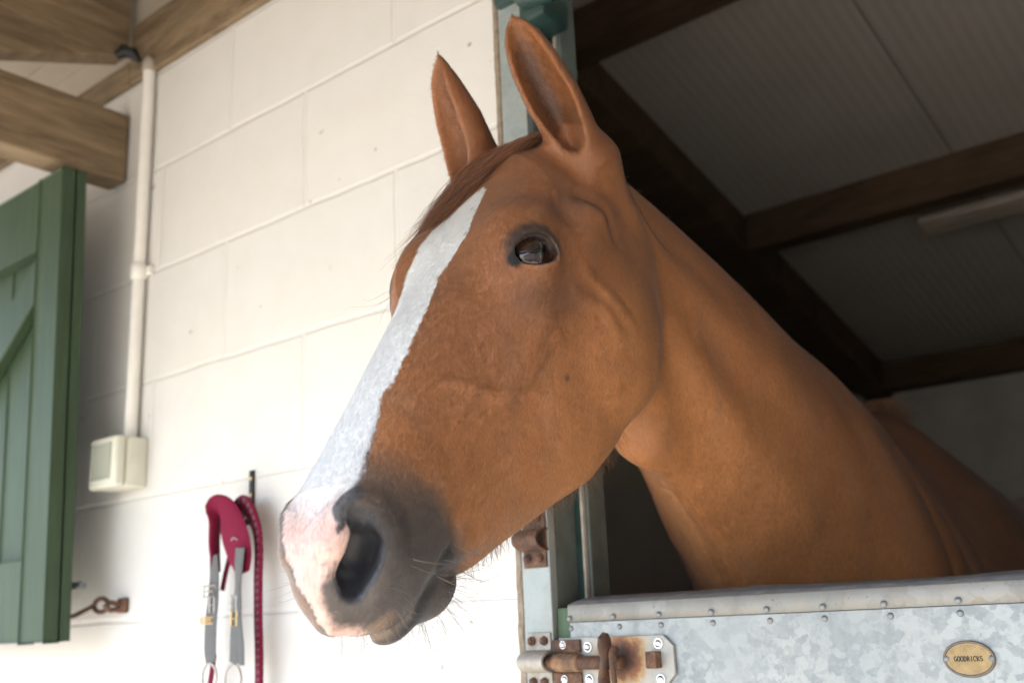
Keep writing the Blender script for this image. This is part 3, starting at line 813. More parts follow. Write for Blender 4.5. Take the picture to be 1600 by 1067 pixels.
# keeper (half round) pieces on the flange
def keeper(zc, zt, zb, z_hi, z_lo, mat, bolts, name):
    mb = MB(); mb.box((-.888, -.0062, zb), (-.850, -.0028, zt), .0012)
    pts = []
    for k in range(13):
        t = math.pi * k / 12
        pts.append((0, -.004 - .027 * math.sin(t), z_lo + (z_hi - z_lo) * (.5 - .5 * math.cos(t))))
    prof = [(-.886, y, z) for _, y, z in pts] + [(-.886, y + .0045 if 0 < i < 12 else y, z + (.0 if 0 < i < 12 else 0)) for i, (_, y, z) in reversed(list(enumerate(pts)))][1:-1]
    # shell of the loop
    bm = mb.bm
    A = [[bm.verts.new((x, y, z)) for _, y, z in pts] for x in (-.887, -.847)]
    cz = .5 * (z_hi + z_lo)
    B = [[bm.verts.new((x, y + .0038 * (1 if y < -.005 else 0), cz + (z - cz) * .86)) for _, y, z in pts] for x in (-.887, -.847)]
    n = len(pts)
    for i in range(n - 1):
        bm.faces.new((A[0][i], A[0][i + 1], A[1][i + 1], A[1][i])); bm.faces.new((B[0][i + 1], B[0][i], B[1][i], B[1][i + 1]))
        for s in (0, 1): bm.faces.new((A[s][i + 1], A[s][i], B[s][i], B[s][i + 1]) if s == 0 else (A[s][i], A[s][i + 1], B[s][i + 1], B[s][i]))
    o = mb.build(name, mat, jb, True)
    for x, z in bolts:
        b = MB(); b.cyl((x, -.0045, z), (x, -.0105, z), .0058, 6); b.dome((x, -.0105, z), (0, -1, 0), .0042, .003)
        b.build("bolt_head", M_rust, o, True)
    return o
keeper(1.405, 1.448, 1.370, 1.420, 1.391, M_rust, [(-.880, 1.382), (-.860, 1.382), (-.861, 1.434), (-.879, 1.434)], "keeper")
M_keep = galv_material("worn_keeper", (.30, .24, .18), (.40, .385, .36), 60, .2, .55, .9)
keeper(1.254, 1.289, 1.219, 1.268, 1.240, M_keep, [(-.879, 1.279), (-.859, 1.279), (-.879, 1.229), (-.861, 1.229)], "keeper")

# ------------------------------------------------------------------ half door
hd = empty("half_door", (-.27, .03, 0), "galvanised stable half door with a riveted top strip, rusty bolt and brass oval nameplate", "half door")
mb = MB(); mb.box((-.8455, .006, .03), (.300, .050, 1.302), .002); mb.build("door_core", M_jamb_dk, hd)
mb = MB(); mb.box((-.846, .0045, 1.05), (-.8235, .052, 1.3185), .002); mb.build("green_edge", M_greenedge, hd)
mb = MB(); mb.box((-.823, .0005, .05), (.298, .0055, 1.300), .0008); mb.build("sheet", M_galv, hd)
# folded capping: front lip and a top strip rising to the back, with an uneven edge
bm = bmesh.new(); xs = np.linspace(-.823, .298, 160); prev = None
for k, x in enumerate(xs):
    e = .0016 * noise3(np.array([[x, 0, 0]]), 18, 2)[0] + .0009 * noise3(np.array([[x, 0, 0]]), 60, 2)[0]
    row = [bm.verts.new(c) for c in ((x, -.0008, 1.3003), (x, -.0022, 1.3005), (x, -.0026, 1.310), (x, -.0022, 1.3200), (x, -.0008, 1.3216), (x, .006, 1.3226 + e * .3))]
    if prev:
        for i in range(len(row) - 1): bm.faces.new((prev[i], row[i], row[i + 1], prev[i + 1]))
    prev = row
me = bpy.data.meshes.new("capping"); bmesh.ops.recalc_face_normals(bm, faces=bm.faces); bm.to_mesh(me); bm.free(); link("capping", me, M_galv2, hd, True)
bm = bmesh.new(); prev = None
for k, x in enumerate(xs):
    e = .0022 * noise3(np.array([[x, 0, 0]]), 14, 5)[0] + .0012 * noise3(np.array([[x, 0, 0]]), 70, 6)[0]
    e2 = .0025 * noise3(np.array([[x, 0, 0]]), 10, 9)[0]
    row = [bm.verts.new(c) for c in ((x, .004 + e * .6, 1.3185), (x, .003 + e, 1.3228), (x, .020, 1.3268 + e2 * .3), (x, .042, 1.3300 + e2), (x, .056, 1.3310 + e2), (x, .061, 1.326), (x, .060, 1.300))]
    if prev:
        for i in range(len(row) - 1): bm.faces.new((prev[i], row[i], row[i + 1], prev[i + 1]))
    prev = row
me = bpy.data.meshes.new("chew_strip"); bmesh.ops.recalc_face_normals(bm, faces=bm.faces); bm.to_mesh(me); bm.free(); link("chew_strip", me, M_captop, hd, True)
RU = [-.820, -.754, -.689, -.619, -.550, -.485, -.419, -.345, -.268, -.20, -.13, -.06, .01, .08, .15, .22]
RL = [-.821, -.748, -.689, -.620, -.549, -.486, -.415, -.346, -.270, -.202, -.131, -.06, .01, .08, .15, .22]
M_rivet = plain("dull_rivet", (.20, .21, .215), .5, .5, .4, .3, 90)
rv = None
for z, y0, R_ in ((1.3045, -.0038, RU), (1.2925, .0005, RL)):
    for x in R_:
        if rv is None:
            b = MB(); b.dome((0, 0, 0), (0, -1, 0), .0036, .0022); b.bm.verts.ensure_lookup_table()
            rv = b.build("rivet", M_rivet, None, True); r = rv
        else:
            r = rv.copy(); C.objects.link(r)
        r.parent = hd; r.matrix_parent_inverse = Matrix.Translation(-hd.location)
        r.location = (x, y0, z)
# bolt assembly
mb = MB(); zt, zl = 1.2815, 1.222
mb.prism([(-.838, -.0045, zl), (-.688, -.0045, zl), (-.672, -.0045, zl + .016), (-.672, -.0045, zt - .012), (-.685, -.0045, zt), (-.838, -.0045, zt)], (0, .0042, 0), .0008)
plate = mb.build("bolt_plate", M_plate, hd)
for x, z in ((-.691, 1.272), (-.691, 1.232), (-.793, 1.270), (-.793, 1.232)):
    b = MB(); b.cyl((x, -.0045, z), (x, -.0062, z), .0058, 16); b.dome((x, -.0062, z), (0, -1, 0), .0048, .0034); b.build("bolt_head", M_zinc, plate, True)
mb = MB(); mb.box((-.703, -.018, 1.2445), (-.6885, -.0043, 1.2635), .0015); mb.build("stop_block", M_rust, plate, True)
mb = MB(); mb.box((-.846, -.0085, 1.264), (-.803, -.0047, 1.2795), .001); mb.box((-.846, -.0085, 1.226), (-.803, -.0047, 1.2405), .001)
br_ = mb.build("bracket", M_rust, plate, True)
for x, z in ((-.828, 1.2735), (-.828, 1.2325)):
    b = MB(); b.cyl((x, -.0085, z), (x, -.0105, z), .0048, 16); b.dome((x, -.0105, z), (0, -1, 0), .0042, .003); b.build("bolt_head", M_zinc, br_, True)
M_rust2 = rust_material("flaking_rust"); _r = [n for n in M_rust2.node_tree.nodes if n.type == 'VALTORGB'][0].color_ramp.elements
_r[1].color = (.15, .085, .05, 1); _r[2].color = (.27, .15, .075, 1); _r[3].color = (.36, .25, .15, 1)
mb = MB(); mb.tube([(-.838, -.0145, 1.2525), (-.836, -.0145, 1.2525), (-.800, -.0145, 1.2525), (-.798, -.0145, 1.2525)], [.0095, .0112, .0112, .0095], 20); mb.build("barrel", M_rust2, plate, True)
mb = MB(); mb.cyl((-.884, -.0155, 1.2520), (-.736, -.0155, 1.2520), .0080, 18, .001); bar = mb.build("bolt_bar", M_rust, plate, True)
# lever: flattened teardrop handle hanging over the bar, with its loose ring strap
mb = MB()
mb.tube([(-.748, -.030, 1.2865), (-.7495, -.031, 1.280), (-.750, -.031, 1.272), (-.752, -.029, 1.264), (-.7545, -.026, 1.256), (-.757, -.025, 1.246), (-.757, -.026, 1.235), (-.756, -.027, 1.222), (-.755, -.027, 1.205)],
        [.004, .0105, .0115, .0085, .0055, .0060, .0095, .0105, .004], 16, flat=[.003, .006, .0065, .006, .0055, .005, .006, .006, .003])
mb.tube([(-.741, -.024, 1.268), (-.7385, -.031, 1.2605), (-.738, -.034, 1.25), (-.737, -.034, 1.235), (-.736, -.033, 1.208)], [.006, .0055, .0036, .0034, .003], 12)
mb.build("lever", M_rust, plate, True)
# oval brass nameplate
npc = Vector((-.3435, -.0002, 1.2497)); NA, NB = .0245, .0172
M_badge = plain("tarnished_brass", (.25, .175, .085), .42, .55, .5, .25, 120, .12)
M_badge_rim = plain("dark_brass_rim", (.15, .125, .105), .4, .6, .5, .25, 120, .08)
mb = MB(); n = 64
ring = lambda a, b, y: [mb.bm.verts.new((npc.x + a * math.cos(2 * math.pi * k / n), npc.y + y, npc.z + b * math.sin(2 * math.pi * k / n))) for k in range(n)]
rs = [ring(NA, NB, .0004), ring(NA, NB, -.0016), ring(NA - .0008, NB - .0008, -.0024), ring(NA - .0019, NB - .0019, -.0022), ring(NA - .0024, NB - .0024, -.0011)]
for A_, B_ in zip(rs[:-1], rs[1:]):
    for k in range(n): mb.bm.faces.new((A_[k], A_[(k + 1) % n], B_[(k + 1) % n], B_[k]))
mb.bm.faces.new(rs[-1]); npl = mb.build("nameplate", M_badge_rim, hd, True)
mb = MB(); mb.prism([(npc.x + (NA - .0026) * math.cos(2 * math.pi * k / n), -.0014, npc.z + (NB - .0026) * math.sin(2 * math.pi * k / n)) for k in range(n)], (0, -.0005, 0)); mb.build("face", M_badge, npl)
for s in (-1, 1):
    b = MB(); b.dome((npc.x + s * (NA - .0032), -.0017, npc.z + .0004), (0, -1, 0), .0030, .0016, 18); b.build("screw", M_rivet, npl, True)
def lettering(text, size, mat, parent, place, extr=.0003, bold=0.0, serif=True):
    cu = bpy.data.curves.new("lettering", 'FONT'); cu.body = text; cu.size = size; cu.extrude = extr; cu.align_x = 'CENTER'; cu.align_y = 'CENTER'; cu.offset = bold
    tmp = bpy.data.objects.new("tmp", cu); C.objects.link(tmp)
    dg = bpy.context.evaluated_depsgraph_get(); me = bpy.data.meshes.new_from_object(tmp.evaluated_get(dg))
    bpy.data.objects.remove(tmp); bpy.data.curves.remove(cu)
    me.transform(place)
    o = bpy.data.objects.new("lettering", me); C.objects.link(o); me.materials.clear(); me.materials.append(mat)
    o.parent = parent; o.matrix_parent_inverse = Matrix.Translation(-parent.location)
    return o
M_ink = plain("black_enamel", (.012, .011, .010), .5, 0, .4, .1, 60, 0)
M_ink2 = plain("worn_enamel", (.11, .085, .05), .5, 0, .4, .1, 60, 0)
RX = Matrix.Rotation(math.radians(90), 4, 'X')
# block letters with small slab serifs
def slab(text, width, height, cx, cz, y):
    """letters built from strokes with serifs"""
    b = MB(); n = len(text); pitch = width / n; w = pitch * .78; th = height * .17; thin = height * .10
    def seg(x0, z0, x1, z1, t):
        d = Vector((x1 - x0, 0, z1 - z0)); L_ = d.length; d.normalize(); nn = Vector((d.z, 0, -d.x))
        b.obox(((x0 + x1) / 2, y, (z0 + z1) / 2), (d, Vector((0, 1, 0)), nn), (L_ / 2, .0003, t / 2))
    def arc(xc, zc, rx, rz, a0, a1, t, k=12):
        p = [(xc + rx * math.cos(math.radians(a0 + (a1 - a0) * i / k)), zc + rz * math.sin(math.radians(a0 + (a1 - a0) * i / k))) for i in range(k + 1)]
        for (xa, za), (xb, zb) in zip(p[:-1], p[1:]): seg(xa, za, xb, zb, t)
    for i, ch in enumerate(text):
        x = cx - width / 2 + pitch * (i + .5); l, r, tp, bt_ = x - w / 2, x + w / 2, cz + height / 2, cz - height / 2
        sf = w * .22
        if ch == 'G': arc(x, cz, w / 2, height / 2, 45, 330, th); seg(r - sf * .2, cz - height * .4, r - sf * .2, cz - height * .02, th); seg(r - sf * 1.6, cz - height * .02, r + sf * .4, cz - height * .02, thin)
        elif ch == 'O': arc(x, cz, w / 2, height / 2, 0, 360, th, 20)
        elif ch == 'D': seg(l + sf * .6, bt_, l + sf * .6, tp, th); arc(l + sf * .6, cz, w * .82, height / 2, -90, 90, th); seg(l - sf * .3, tp, l + sf * 1.6, tp, thin); seg(l - sf * .3, bt_, l + sf * 1.6, bt_, thin)
        elif ch == 'R': seg(l + sf * .6, bt_, l + sf * .6, tp, th); arc(l + sf * .8, cz + height * .24, w * .66, height * .26, -90, 90, th); seg(x - w * .02, cz, r, bt_, th); seg(l - sf * .3, bt_, l + sf * 1.5, bt_, thin); seg(l - sf * .3, tp, l + sf * 1.5, tp, thin)
        elif ch == 'I': seg(x, bt_, x, tp, th * 1.1); seg(x - sf, tp, x + sf, tp, thin); seg(x - sf, bt_, x + sf, bt_, thin)
        elif ch == 'C': arc(x, cz, w / 2, height / 2, 45, 315, th); seg(r - sf * .2, cz + height * .2, r - sf * .2, cz + height * .5, thin)
        elif ch == 'K': seg(l + sf * .6, bt_, l + sf * .6, tp, th); seg(l + sf, cz - height * .05, r - sf * .3, tp, thin * 1.2); seg(x - w * .1, cz + height * .04, r, bt_, th); seg(l - sf * .3, bt_, l + sf * 1.5, bt_, thin); seg(l - sf * .3, tp, l + sf * 1.5, tp, thin)
        elif ch == 'S': arc(x, cz + height * .24, w * .40, height * .26, 30, 270, th); arc(x, cz - height * .24, w * .42, height * .26, 90, -150, th)
    return b
slab("GOODRICKS", .0272, .0044, npc.x - .0004, npc.z + .0002, -.0020).build("lettering", M_ink, npl)
# small worn lettering round the top edge
word = "MASTERCRAFTSMEN"
for i, ch in enumerate(word):
    tt = math.radians(90 + 62 - 124 * i / (len(word) - 1))
    px_, pz_ = (NA - .0058) * math.cos(tt), (NB - .0050) * math.sin(tt)
    rot = Matrix.Rotation(-(math.atan2(math.cos(tt) / (NA), math.sin(tt) / (NB))), 4, 'Y')
    lettering(ch, .0026, M_ink2, npl, Matrix.Translation((npc.x + px_, -.0017, npc.z + pz_)) @ Matrix.Rotation(math.atan2(math.cos(tt) / NA, math.sin(tt) / NB), 4, 'Y') @ RX, .0002)

# ------------------------------------------------------------------ upper door, hooked open
ud = empty("upper_door", (-2.45, -.11, 1.30), "green ledged and braced upper stable door hooked open against the wall", "upper door")
lean = math.radians(1.7)
ex_, ey_, ez_ = Vector((1, 0, 0)), Vector((0, -math.cos(lean), -math.sin(lean) * 0)), Vector((0, -math.sin(lean), math.cos(lean)))
ey_ = ez_.cross(ex_) * -1          # outwards
def dbox(x0, x1, o0, o1, z0, z1, mat, name, bev=.003, parent=ud):
    """o measured from the back face of the door"""
    c = Vector((0, -.090, 1.307)) + ex_ * (x0 + x1) / 2 + ey_ * (o0 + o1) / 2 + ez_ * (z0 + z1) / 2
    b = MB(); b.obox(c, (ex_, ey_, ez_), ((x1 - x0) / 2, (o1 - o0) / 2, (z1 - z0) / 2), bev); return b.build(name, mat, parent)
XR = -1.886
for k in range(8): dbox(XR - .002 - .118 * (k + 1) - .001, XR - .004 - .118 * k, .002, .0215, .004, .900, M_green, "board")
dbox(XR - .092, XR, .022, .047, 0, .905, M_green, "stile")
dbox(XR - .006, XR, .0, .0215, 0, .905, M_green, "edge_strip", .001)
dbox(XR - .95, XR - .0925, .022, .0465, .752, .904, M_green, "rail")
dbox(XR - .95, XR - .0925, .022, .0465, .001, .150, M_green, "rail")
b = MB(); p0 = Vector((0, -.090, 1.307)) + ey_ * .022
pts = [p0 + ex_ * (XR - .0935) + ez_ * .750, p0 + ex_ * (XR - .0935) + ez_ * .655, p0 + ex_ * (XR - .80) + ez_ * .152, p0 + ex_ * (XR - .92) + ez_ * .152]
b.prism(pts, ey_ * .024, .003); b.build("brace", M_green, ud)
b = MB(); b.box((-2.01, -.058, 1.400), (-1.925, -.050, 1.414), .002); b.cyl((-1.93, -.054, 1.407), (-1.915, -.054, 1.407), .008, 12); b.build("bolt", M_rivet, ud, True)

hk = MB()
hk.tube([(-2.03, -.085, 1.362), (-1.995, -.07, 1.352), (-1.98, -.06, 1.347), (-1.955, -.045, 1.352), (-1.93, -.036, 1.362), (-1.915, -.033, 1.367)], .0045, 10)
hk.tube([(-1.890 + .024 * math.cos(t), -.030, 1.368 + .0125 * math.sin(t)) for t in np.linspace(0, 2 * math.pi, 20, endpoint=False)], .0046, 8, closed=True)
hk = tag(hk.build("door_hook", M_rust, None, True), "rusty hook holding the green upper door to an eye in the wall", "door hook")
b = MB(); b.box((-1.872, -.010, 1.352), (-1.842, .0, 1.380), .004); b.tube([(-1.858, -.002, 1.366), (-1.862, -.028, 1.372), (-1.866, -.036, 1.366), (-1.862, -.028, 1.358), (-1.858, -.002, 1.36)], .005, 8)
b.build("wall_eye", M_rust, hk, True)

# ------------------------------------------------------------------ conduit and switch box
cd = MB(); cd.cyl((-1.842, -.016, 1.676), (-1.842, -.016, 2.464), .0125, 20)
cd = tag(cd.build("conduit", M_conduit, None, True), "white painted vertical conduit running down the wall to the switch box", "conduit")
b = MB(); b.tube([(-1.842, -.016, 2.000), (-1.842, -.016, 2.003), (-1.842, -.016, 2.030), (-1.842, -.016, 2.033)], [.014, .0165, .0165, .014], 20); b.box((-1.846, -.010, 2.006), (-1.812, .0, 2.026), .003); b.build("saddle_clip", M_conduit, cd, True)
b = MB(); b.tube([(-1.842, -.016, 2.462), (-1.842, -.016, 2.466), (-1.842, -.016, 2.482), (-1.843, -.014, 2.492), (-1.845, -.010, 2.498)], [.0135, .0148, .0148, .012, .006], 18); b.build("end_cap", M_soffit, cd, True)
b = MB()
SX0, SX1, SZ0, SZ1 = -1.896, -1.803, 1.580, 1.675
b.box((SX0, -.044, SZ0), (SX1, -.0005, SZ1), .004, 3)
sb = tag(b.build("switch_box", M_plastic, None, True), "square cream plastic switch box at the foot of the conduit", "switch box")
b = MB(); b.box((SX0 - .001, -.068, SZ0 - .001), (SX1 + .001, -.0455, SZ1 + .001), .008, 4); cov = b.build("cover", M_plastic, sb, True)
b = MB()
x0, x1, z0, z1 = SX0 + .016, SX1 - .018, SZ0 + .018, SZ1 - .016
for lo_, hi_ in (((x0 - .004, z0 - .004), (x1 + .004, z0)), ((x0 - .004, z1), (x1 + .004, z1 + .004)), ((x0 - .004, z0), (x0, z1)), ((x1, z0), (x1 + .004, z1))):
    b.box((lo_[0], -.071, lo_[1]), (hi_[0], -.0675, hi_[1]), .0008)
b.build("window_frame", M_plastic2, cov, True)
b = MB(); b.box((x0 + .0004, -.0692, z0 + .0004), (x1 - .0004, -.0676, z1 - .0004), .0005); b.build("window", M_plastic2, cov)
b = MB(); b.cyl((SX1 - .001, -.022, 1.628), (SX1 + .0015, -.022, 1.628), .012, 24, .0006); b.build("knockout", M_plastic, sb, True)

# ------------------------------------------------------------------ wall hook, halter, lead rope
wh = MB(); wh.box((-1.4815, -.005, 1.480), (-1.4695, -.0004, 1.572), .002)
wh.tube([(-1.4755, -.004, 1.49), (-1.4755, -.022, 1.478), (-1.4755, -.036, 1.474), (-1.4755, -.044, 1.480), (-1.4755, -.047, 1.490)], [.006, .006, .0055, .0055, .005], 10)
wh = tag(wh.build("wall_hook", M_dark, None, True), "black iron tack hook screwed to the white wall above the halter", "hook")
for z in (1.558, 1.530, 1.512):
    b = MB(); b.dome((-1.4755, -.005, z), (0, -1, 0), .0036, .0018, 12); b.build("screw", M_brass, wh, True)

ht = empty("halter", (-1.47, -.05, 1.20), "maroon padded halter with grey straps hanging on the black hook", "halter")
# padded noseband: folded over the hook, a thick soft strip seen from the side
def ribbon(name, pts, widths, th, mat, parent, wdir, n=14, sub=6):
    """soft strap: swept flattened tube; wdir = direction of its width at each point"""
    P = np.array(pts, float); s = np.linspace(0, 1, len(P)); ss = np.linspace(0, 1, (len(P) - 1) * sub + 1)
    Q = hermite(s, P, ss); Wd = hermite(s, np.array(widths, float), ss); Th = hermite(s, np.array(th if isinstance(th, (list, tuple)) else [th] * len(P), float), ss)
    U = hermite(s, np.array(wdir if isinstance(wdir[0], (tuple, list)) else [wdir] * len(P), float), ss)
    b = MB(); b.tube([tuple(q) for q in Q], [float(x) for x in Th], n, flat=[float(x) for x in Wd], up=[tuple(u) for u in U])
    return b.build(name, mat, parent, True)
ribbon("nose_pad", [(-1.524, -.034, 1.405), (-1.523, -.040, 1.445), (-1.514, -.046, 1.485), (-1.495, -.052, 1.508), (-1.470, -.055, 1.495), (-1.447, -.056, 1.460), (-1.431, -.055, 1.427), (-1.424, -.054, 1.398)],
       [.017, .021, .022, .024, .031, .037, .034, .016], [.005, .007, .008, .0085, .007, .0065, .006, .0045], M_maroon, ht,
       [(.6, -.8, 0), (.6, -.8, 0), (.6, -.7, .2), (.5, -.6, .5), (.75, -.2, .6), (.9, -.1, .4), (.95, -.1, .2), (1, 0, .1)])
ribbon("lining", [(-1.497, -.024, 1.470), (-1.500, -.026, 1.430), (-1.508, -.028, 1.400), (-1.512, -.030, 1.375)], [.012, .014, .012, .007], .004, M_maroon, ht, (.8, -.5, 0))
ribbon("cheek_strap", [(-1.516, -.046, 1.430), (-1.511, -.047, 1.395), (-1.511, -.048, 1.36), (-1.514, -.049, 1.32), (-1.514, -.049, 1.285), (-1.512, -.048, 1.262)], [.017, .019, .023, .025, .025, .020], .0038, M_grey_web, ht, (1, -.25, 0))
ribbon("cheek_strap", [(-1.4165, -.066, 1.436), (-1.4185, -.0665, 1.41), (-1.4225, -.064, 1.378), (-1.426, -.062, 1.345), (-1.432, -.060, 1.305), (-1.436, -.058, 1.262)], [.017, .015, .010, .015, .019, .018], .0036, M_grey_web, ht, (1, -.25, 0))
ribbon("strap_end", [(-1.420, -.064, 1.335), (-1.412, -.066, 1.305), (-1.408, -.066, 1.28), (-1.4075, -.065, 1.258)], [.009, .0115, .012, .011], .0026, M_grey_web, ht, (1, -.3, 0))
ribbon("jaw_strap", [(-1.520, -.036, 1.275), (-1.528, -.034, 1.25), (-1.537, -.032, 1.22), (-1.545, -.030, 1.19)], [.008, .008, .008, .008], .003, M_maroon, ht, (1, -.2, .2))
def ring(c, rx, rz, r, mat, name, tilt=0.0):
    b = MB(); ca, sa = math.cos(tilt), math.sin(tilt)
    b.tube([(c[0] + rx * math.cos(t) * ca, c[1] + rx * math.cos(t) * sa, c[2] + rz * math.sin(t)) for t in np.linspace(0, 2 * math.pi, 28, endpoint=False)], r, 8, closed=True)
    return b.build(name, mat, ht, True)
ring((-1.512, -.050, 1.240), .0135, .021, .0022, M_chrome, "ring", .35)
ring((-1.436, -.060, 1.236), .0145, .023, .0022, M_chrome, "ring", .35)
def buckle(c, w, h, mat):
    b = MB(); x, y, z = c
    b.tube([(x - w, y, z - h), (x + w, y, z - h), (x + w, y, z + h), (x - w, y, z + h)], .0017, 8, closed=True)
    b.tube([(x - w * .9, y - .003, z), (x + w * .9, y - .003, z)], .0013, 8)
    return b.build("buckle", mat, ht, True)
buckle((-1.512, -.054, 1.374), .017, .009, M_chrome); buckle((-1.503, -.055, 1.352), .006, .012, M_chrome)
buckle((-1.516, -.054, 1.328), .0175, .0045, M_brass); buckle((-1.430, -.066, 1.352), .0065, .012, M_chrome); buckle((-1.428, -.066, 1.328), .007, .011, M_brass)
b = MB(); b.tube([(-1.440, -.0665, 1.4495), (-1.435, -.0675, 1.4535), (-1.429, -.0675, 1.4525), (-1.425, -.066, 1.449)], .0008, 6); b.build("logo_stitch", plain("grey_thread", (.4, .36, .36), .6), ht)

def rope_material():
    t = NT("maroon_and_grey_braid"); tc = t.add("ShaderNodeTexCoord"); sp = t.add("ShaderNodeSeparateXYZ"); t.t.links.new(tc.outputs['UV'], sp.inputs[0])
    across = t.math('FRACT', t.math('ADD', t.math('MULTIPLY', sp.outputs[0], 2.0), .15))
    band = t.math('LESS_THAN', t.math('ABSOLUTE', t.math('SUBTRACT', across, .5)), .21)
    dash = t.math('GREATER_THAN', t.math('SINE', t.math('MULTIPLY', sp.outputs[1], 560.0)), -.2)
    c = t.mix(t.math('MULTIPLY', band, dash), (.175, .011, .038, 1), (.13, .10, .11, 1))
    t.base(c); t.rough(.85); t.spec(.15)
    t.bump(t.math('SINE', t.math('MULTIPLY', sp.outputs[1], 1120.0)), .6, .0015)
    return t.m
M_rope = rope_material()
def webbing(name, pts, widths, th, mat, parent, wdir, sub=10):
    P = np.array(pts, float); s = np.linspace(0, 1, len(P)); ss = np.linspace(0, 1, (len(P) - 1) * sub + 1)
    Q = hermite(s, P, ss); Wd = hermite(s, np.array(widths, float), ss); U = hermite(s, np.array(wdir, float), ss)
    bm = bmesh.new(); uvl = bm.loops.layers.uv.new("UV"); rows = []; acc = 0; n = 16
    for i, q in enumerate(Q):
        T = Q[min(i + 1, len(Q) - 1)] - Q[max(i - 1, 0)]; T /= np.linalg.norm(T)
        u = U[i] - T * (U[i] @ T); u /= np.linalg.norm(u); v = np.cross(T, u)
        if i: acc += np.linalg.norm(Q[i] - Q[i - 1])
        rows.append(([bm.verts.new(q + u * Wd[i] * math.cos(2 * math.pi * k / n) + v * th * math.copysign(abs(math.sin(2 * math.pi * k / n)) ** .6, math.sin(2 * math.pi * k / n))) for k in range(n)], acc))
    for (A_, a0), (B_, b0) in zip(rows[:-1], rows[1:]):
        for k in range(n):
            k2 = (k + 1) % n
            f = bm.faces.new((A_[k], A_[k2], B_[k2], B_[k])); f.smooth = True
            uu = [.5 - .5 * math.cos(2 * math.pi * kk / n) for kk in (k, k2)]
            for lp, uvv in zip(f.loops, ((uu[0], a0), (uu[1], a0), (uu[1], b0), (uu[0], b0))): lp[uvl].uv = uvv
    bmesh.ops.recalc_face_normals(bm, faces=bm.faces)
    me = bpy.data.meshes.new(name); bm.to_mesh(me); bm.free()
    return link(name, me, mat, parent)
ld = webbing("lead_rope", [(-1.478, -.030, 1.485), (-1.466, -.032, 1.502), (-1.447, -.036, 1.507), (-1.427, -.038, 1.492), (-1.413, -.036, 1.462), (-1.411, -.034, 1.430), (-1.414, -.032, 1.385), (-1.4135, -.031, 1.33), (-1.4105, -.030, 1.27), (-1.4095, -.030, 1.20), (-1.409, -.03, .95)],
             [.010, .016, .019, .019, .017, .0155, .0155, .0145, .0135, .013, .013], .0055, M_rope, None,
             [(.3, -.5, .8), (.5, -.5, .7), (.6, -.4, .7), (.8, -.4, .5), (1, -.4, .1), (1, -.4, 0), (1, -.4, 0), (1, -.4, 0), (1, -.4, 0), (1, -.4, 0), (1, -.4, 0)])
tag(ld, "maroon and grey braided lead rope looped on the hook to the right of the halter", "lead rope")
# ------------------------------------------------------------ build the animal
OU = np.array([[.627, .7785, 0], [-.7785, .6275, 0], [0, 0, 1.]])
OU[0] /= np.linalg.norm(OU[0]); OU[1] /= np.linalg.norm(OU[1])
VOX = globals().get('VOX', .0022)
HV, HQ = polygonise(lambda p: sdf(p @ OU), (-1.55, -.70, -.36), (.36, .20, .36), VOX)
HV = HV @ OU

def vnormals(V, Q):
    n = np.cross(V[Q[:, 2]] - V[Q[:, 0]], V[Q[:, 3]] - V[Q[:, 1]])
    N = np.zeros_like(V)
    for k in range(4): np.add.at(N, Q[:, k], n)
    return N / (np.linalg.norm(N, axis=1)[:, None] + 1e-12)
HN = vnormals(HV, HQ)

def sstep(a, b, x):
    t = np.clip((x - a) / (b - a), 0, 1); return t * t * (3 - 2 * t)
def mixc(c, m, col): return c * (1 - m[:, None]) + np.array(col) * m[:, None]
BL_N = [(.085, -.004), (.097, .006), (.124, .010), (.164, .017), (.19, .024), (.205, .018), (.232, .013), (.25, .010), (.267, .014), (.286, .017), (.321, .023), (.361, .025), (.397, .026), (.415, .022), (.435, .026), (.452, .030), (.477, .034), (.504, .038), (.525, .041), (.54, .038), (.568, .036), (.578, .030), (.588, .022), (.600, .015), (.62, .012)]
BL_F = [(.085, -.004), (.097, -.016), (.12, -.032), (.14, -.040), (.18, -.043), (.226, -.048), (.30, -.050), (.40, -.044), (.46, -.040), (.516, -.034), (.537, -.031), (.563, -.023), (.587, -.010), (.60, .001), (.62, .002)]
COMMA = [(.521, -.026, .042), (.532, -.022, .038), (.543, -.022, .036), (.547, -.027, .037)]

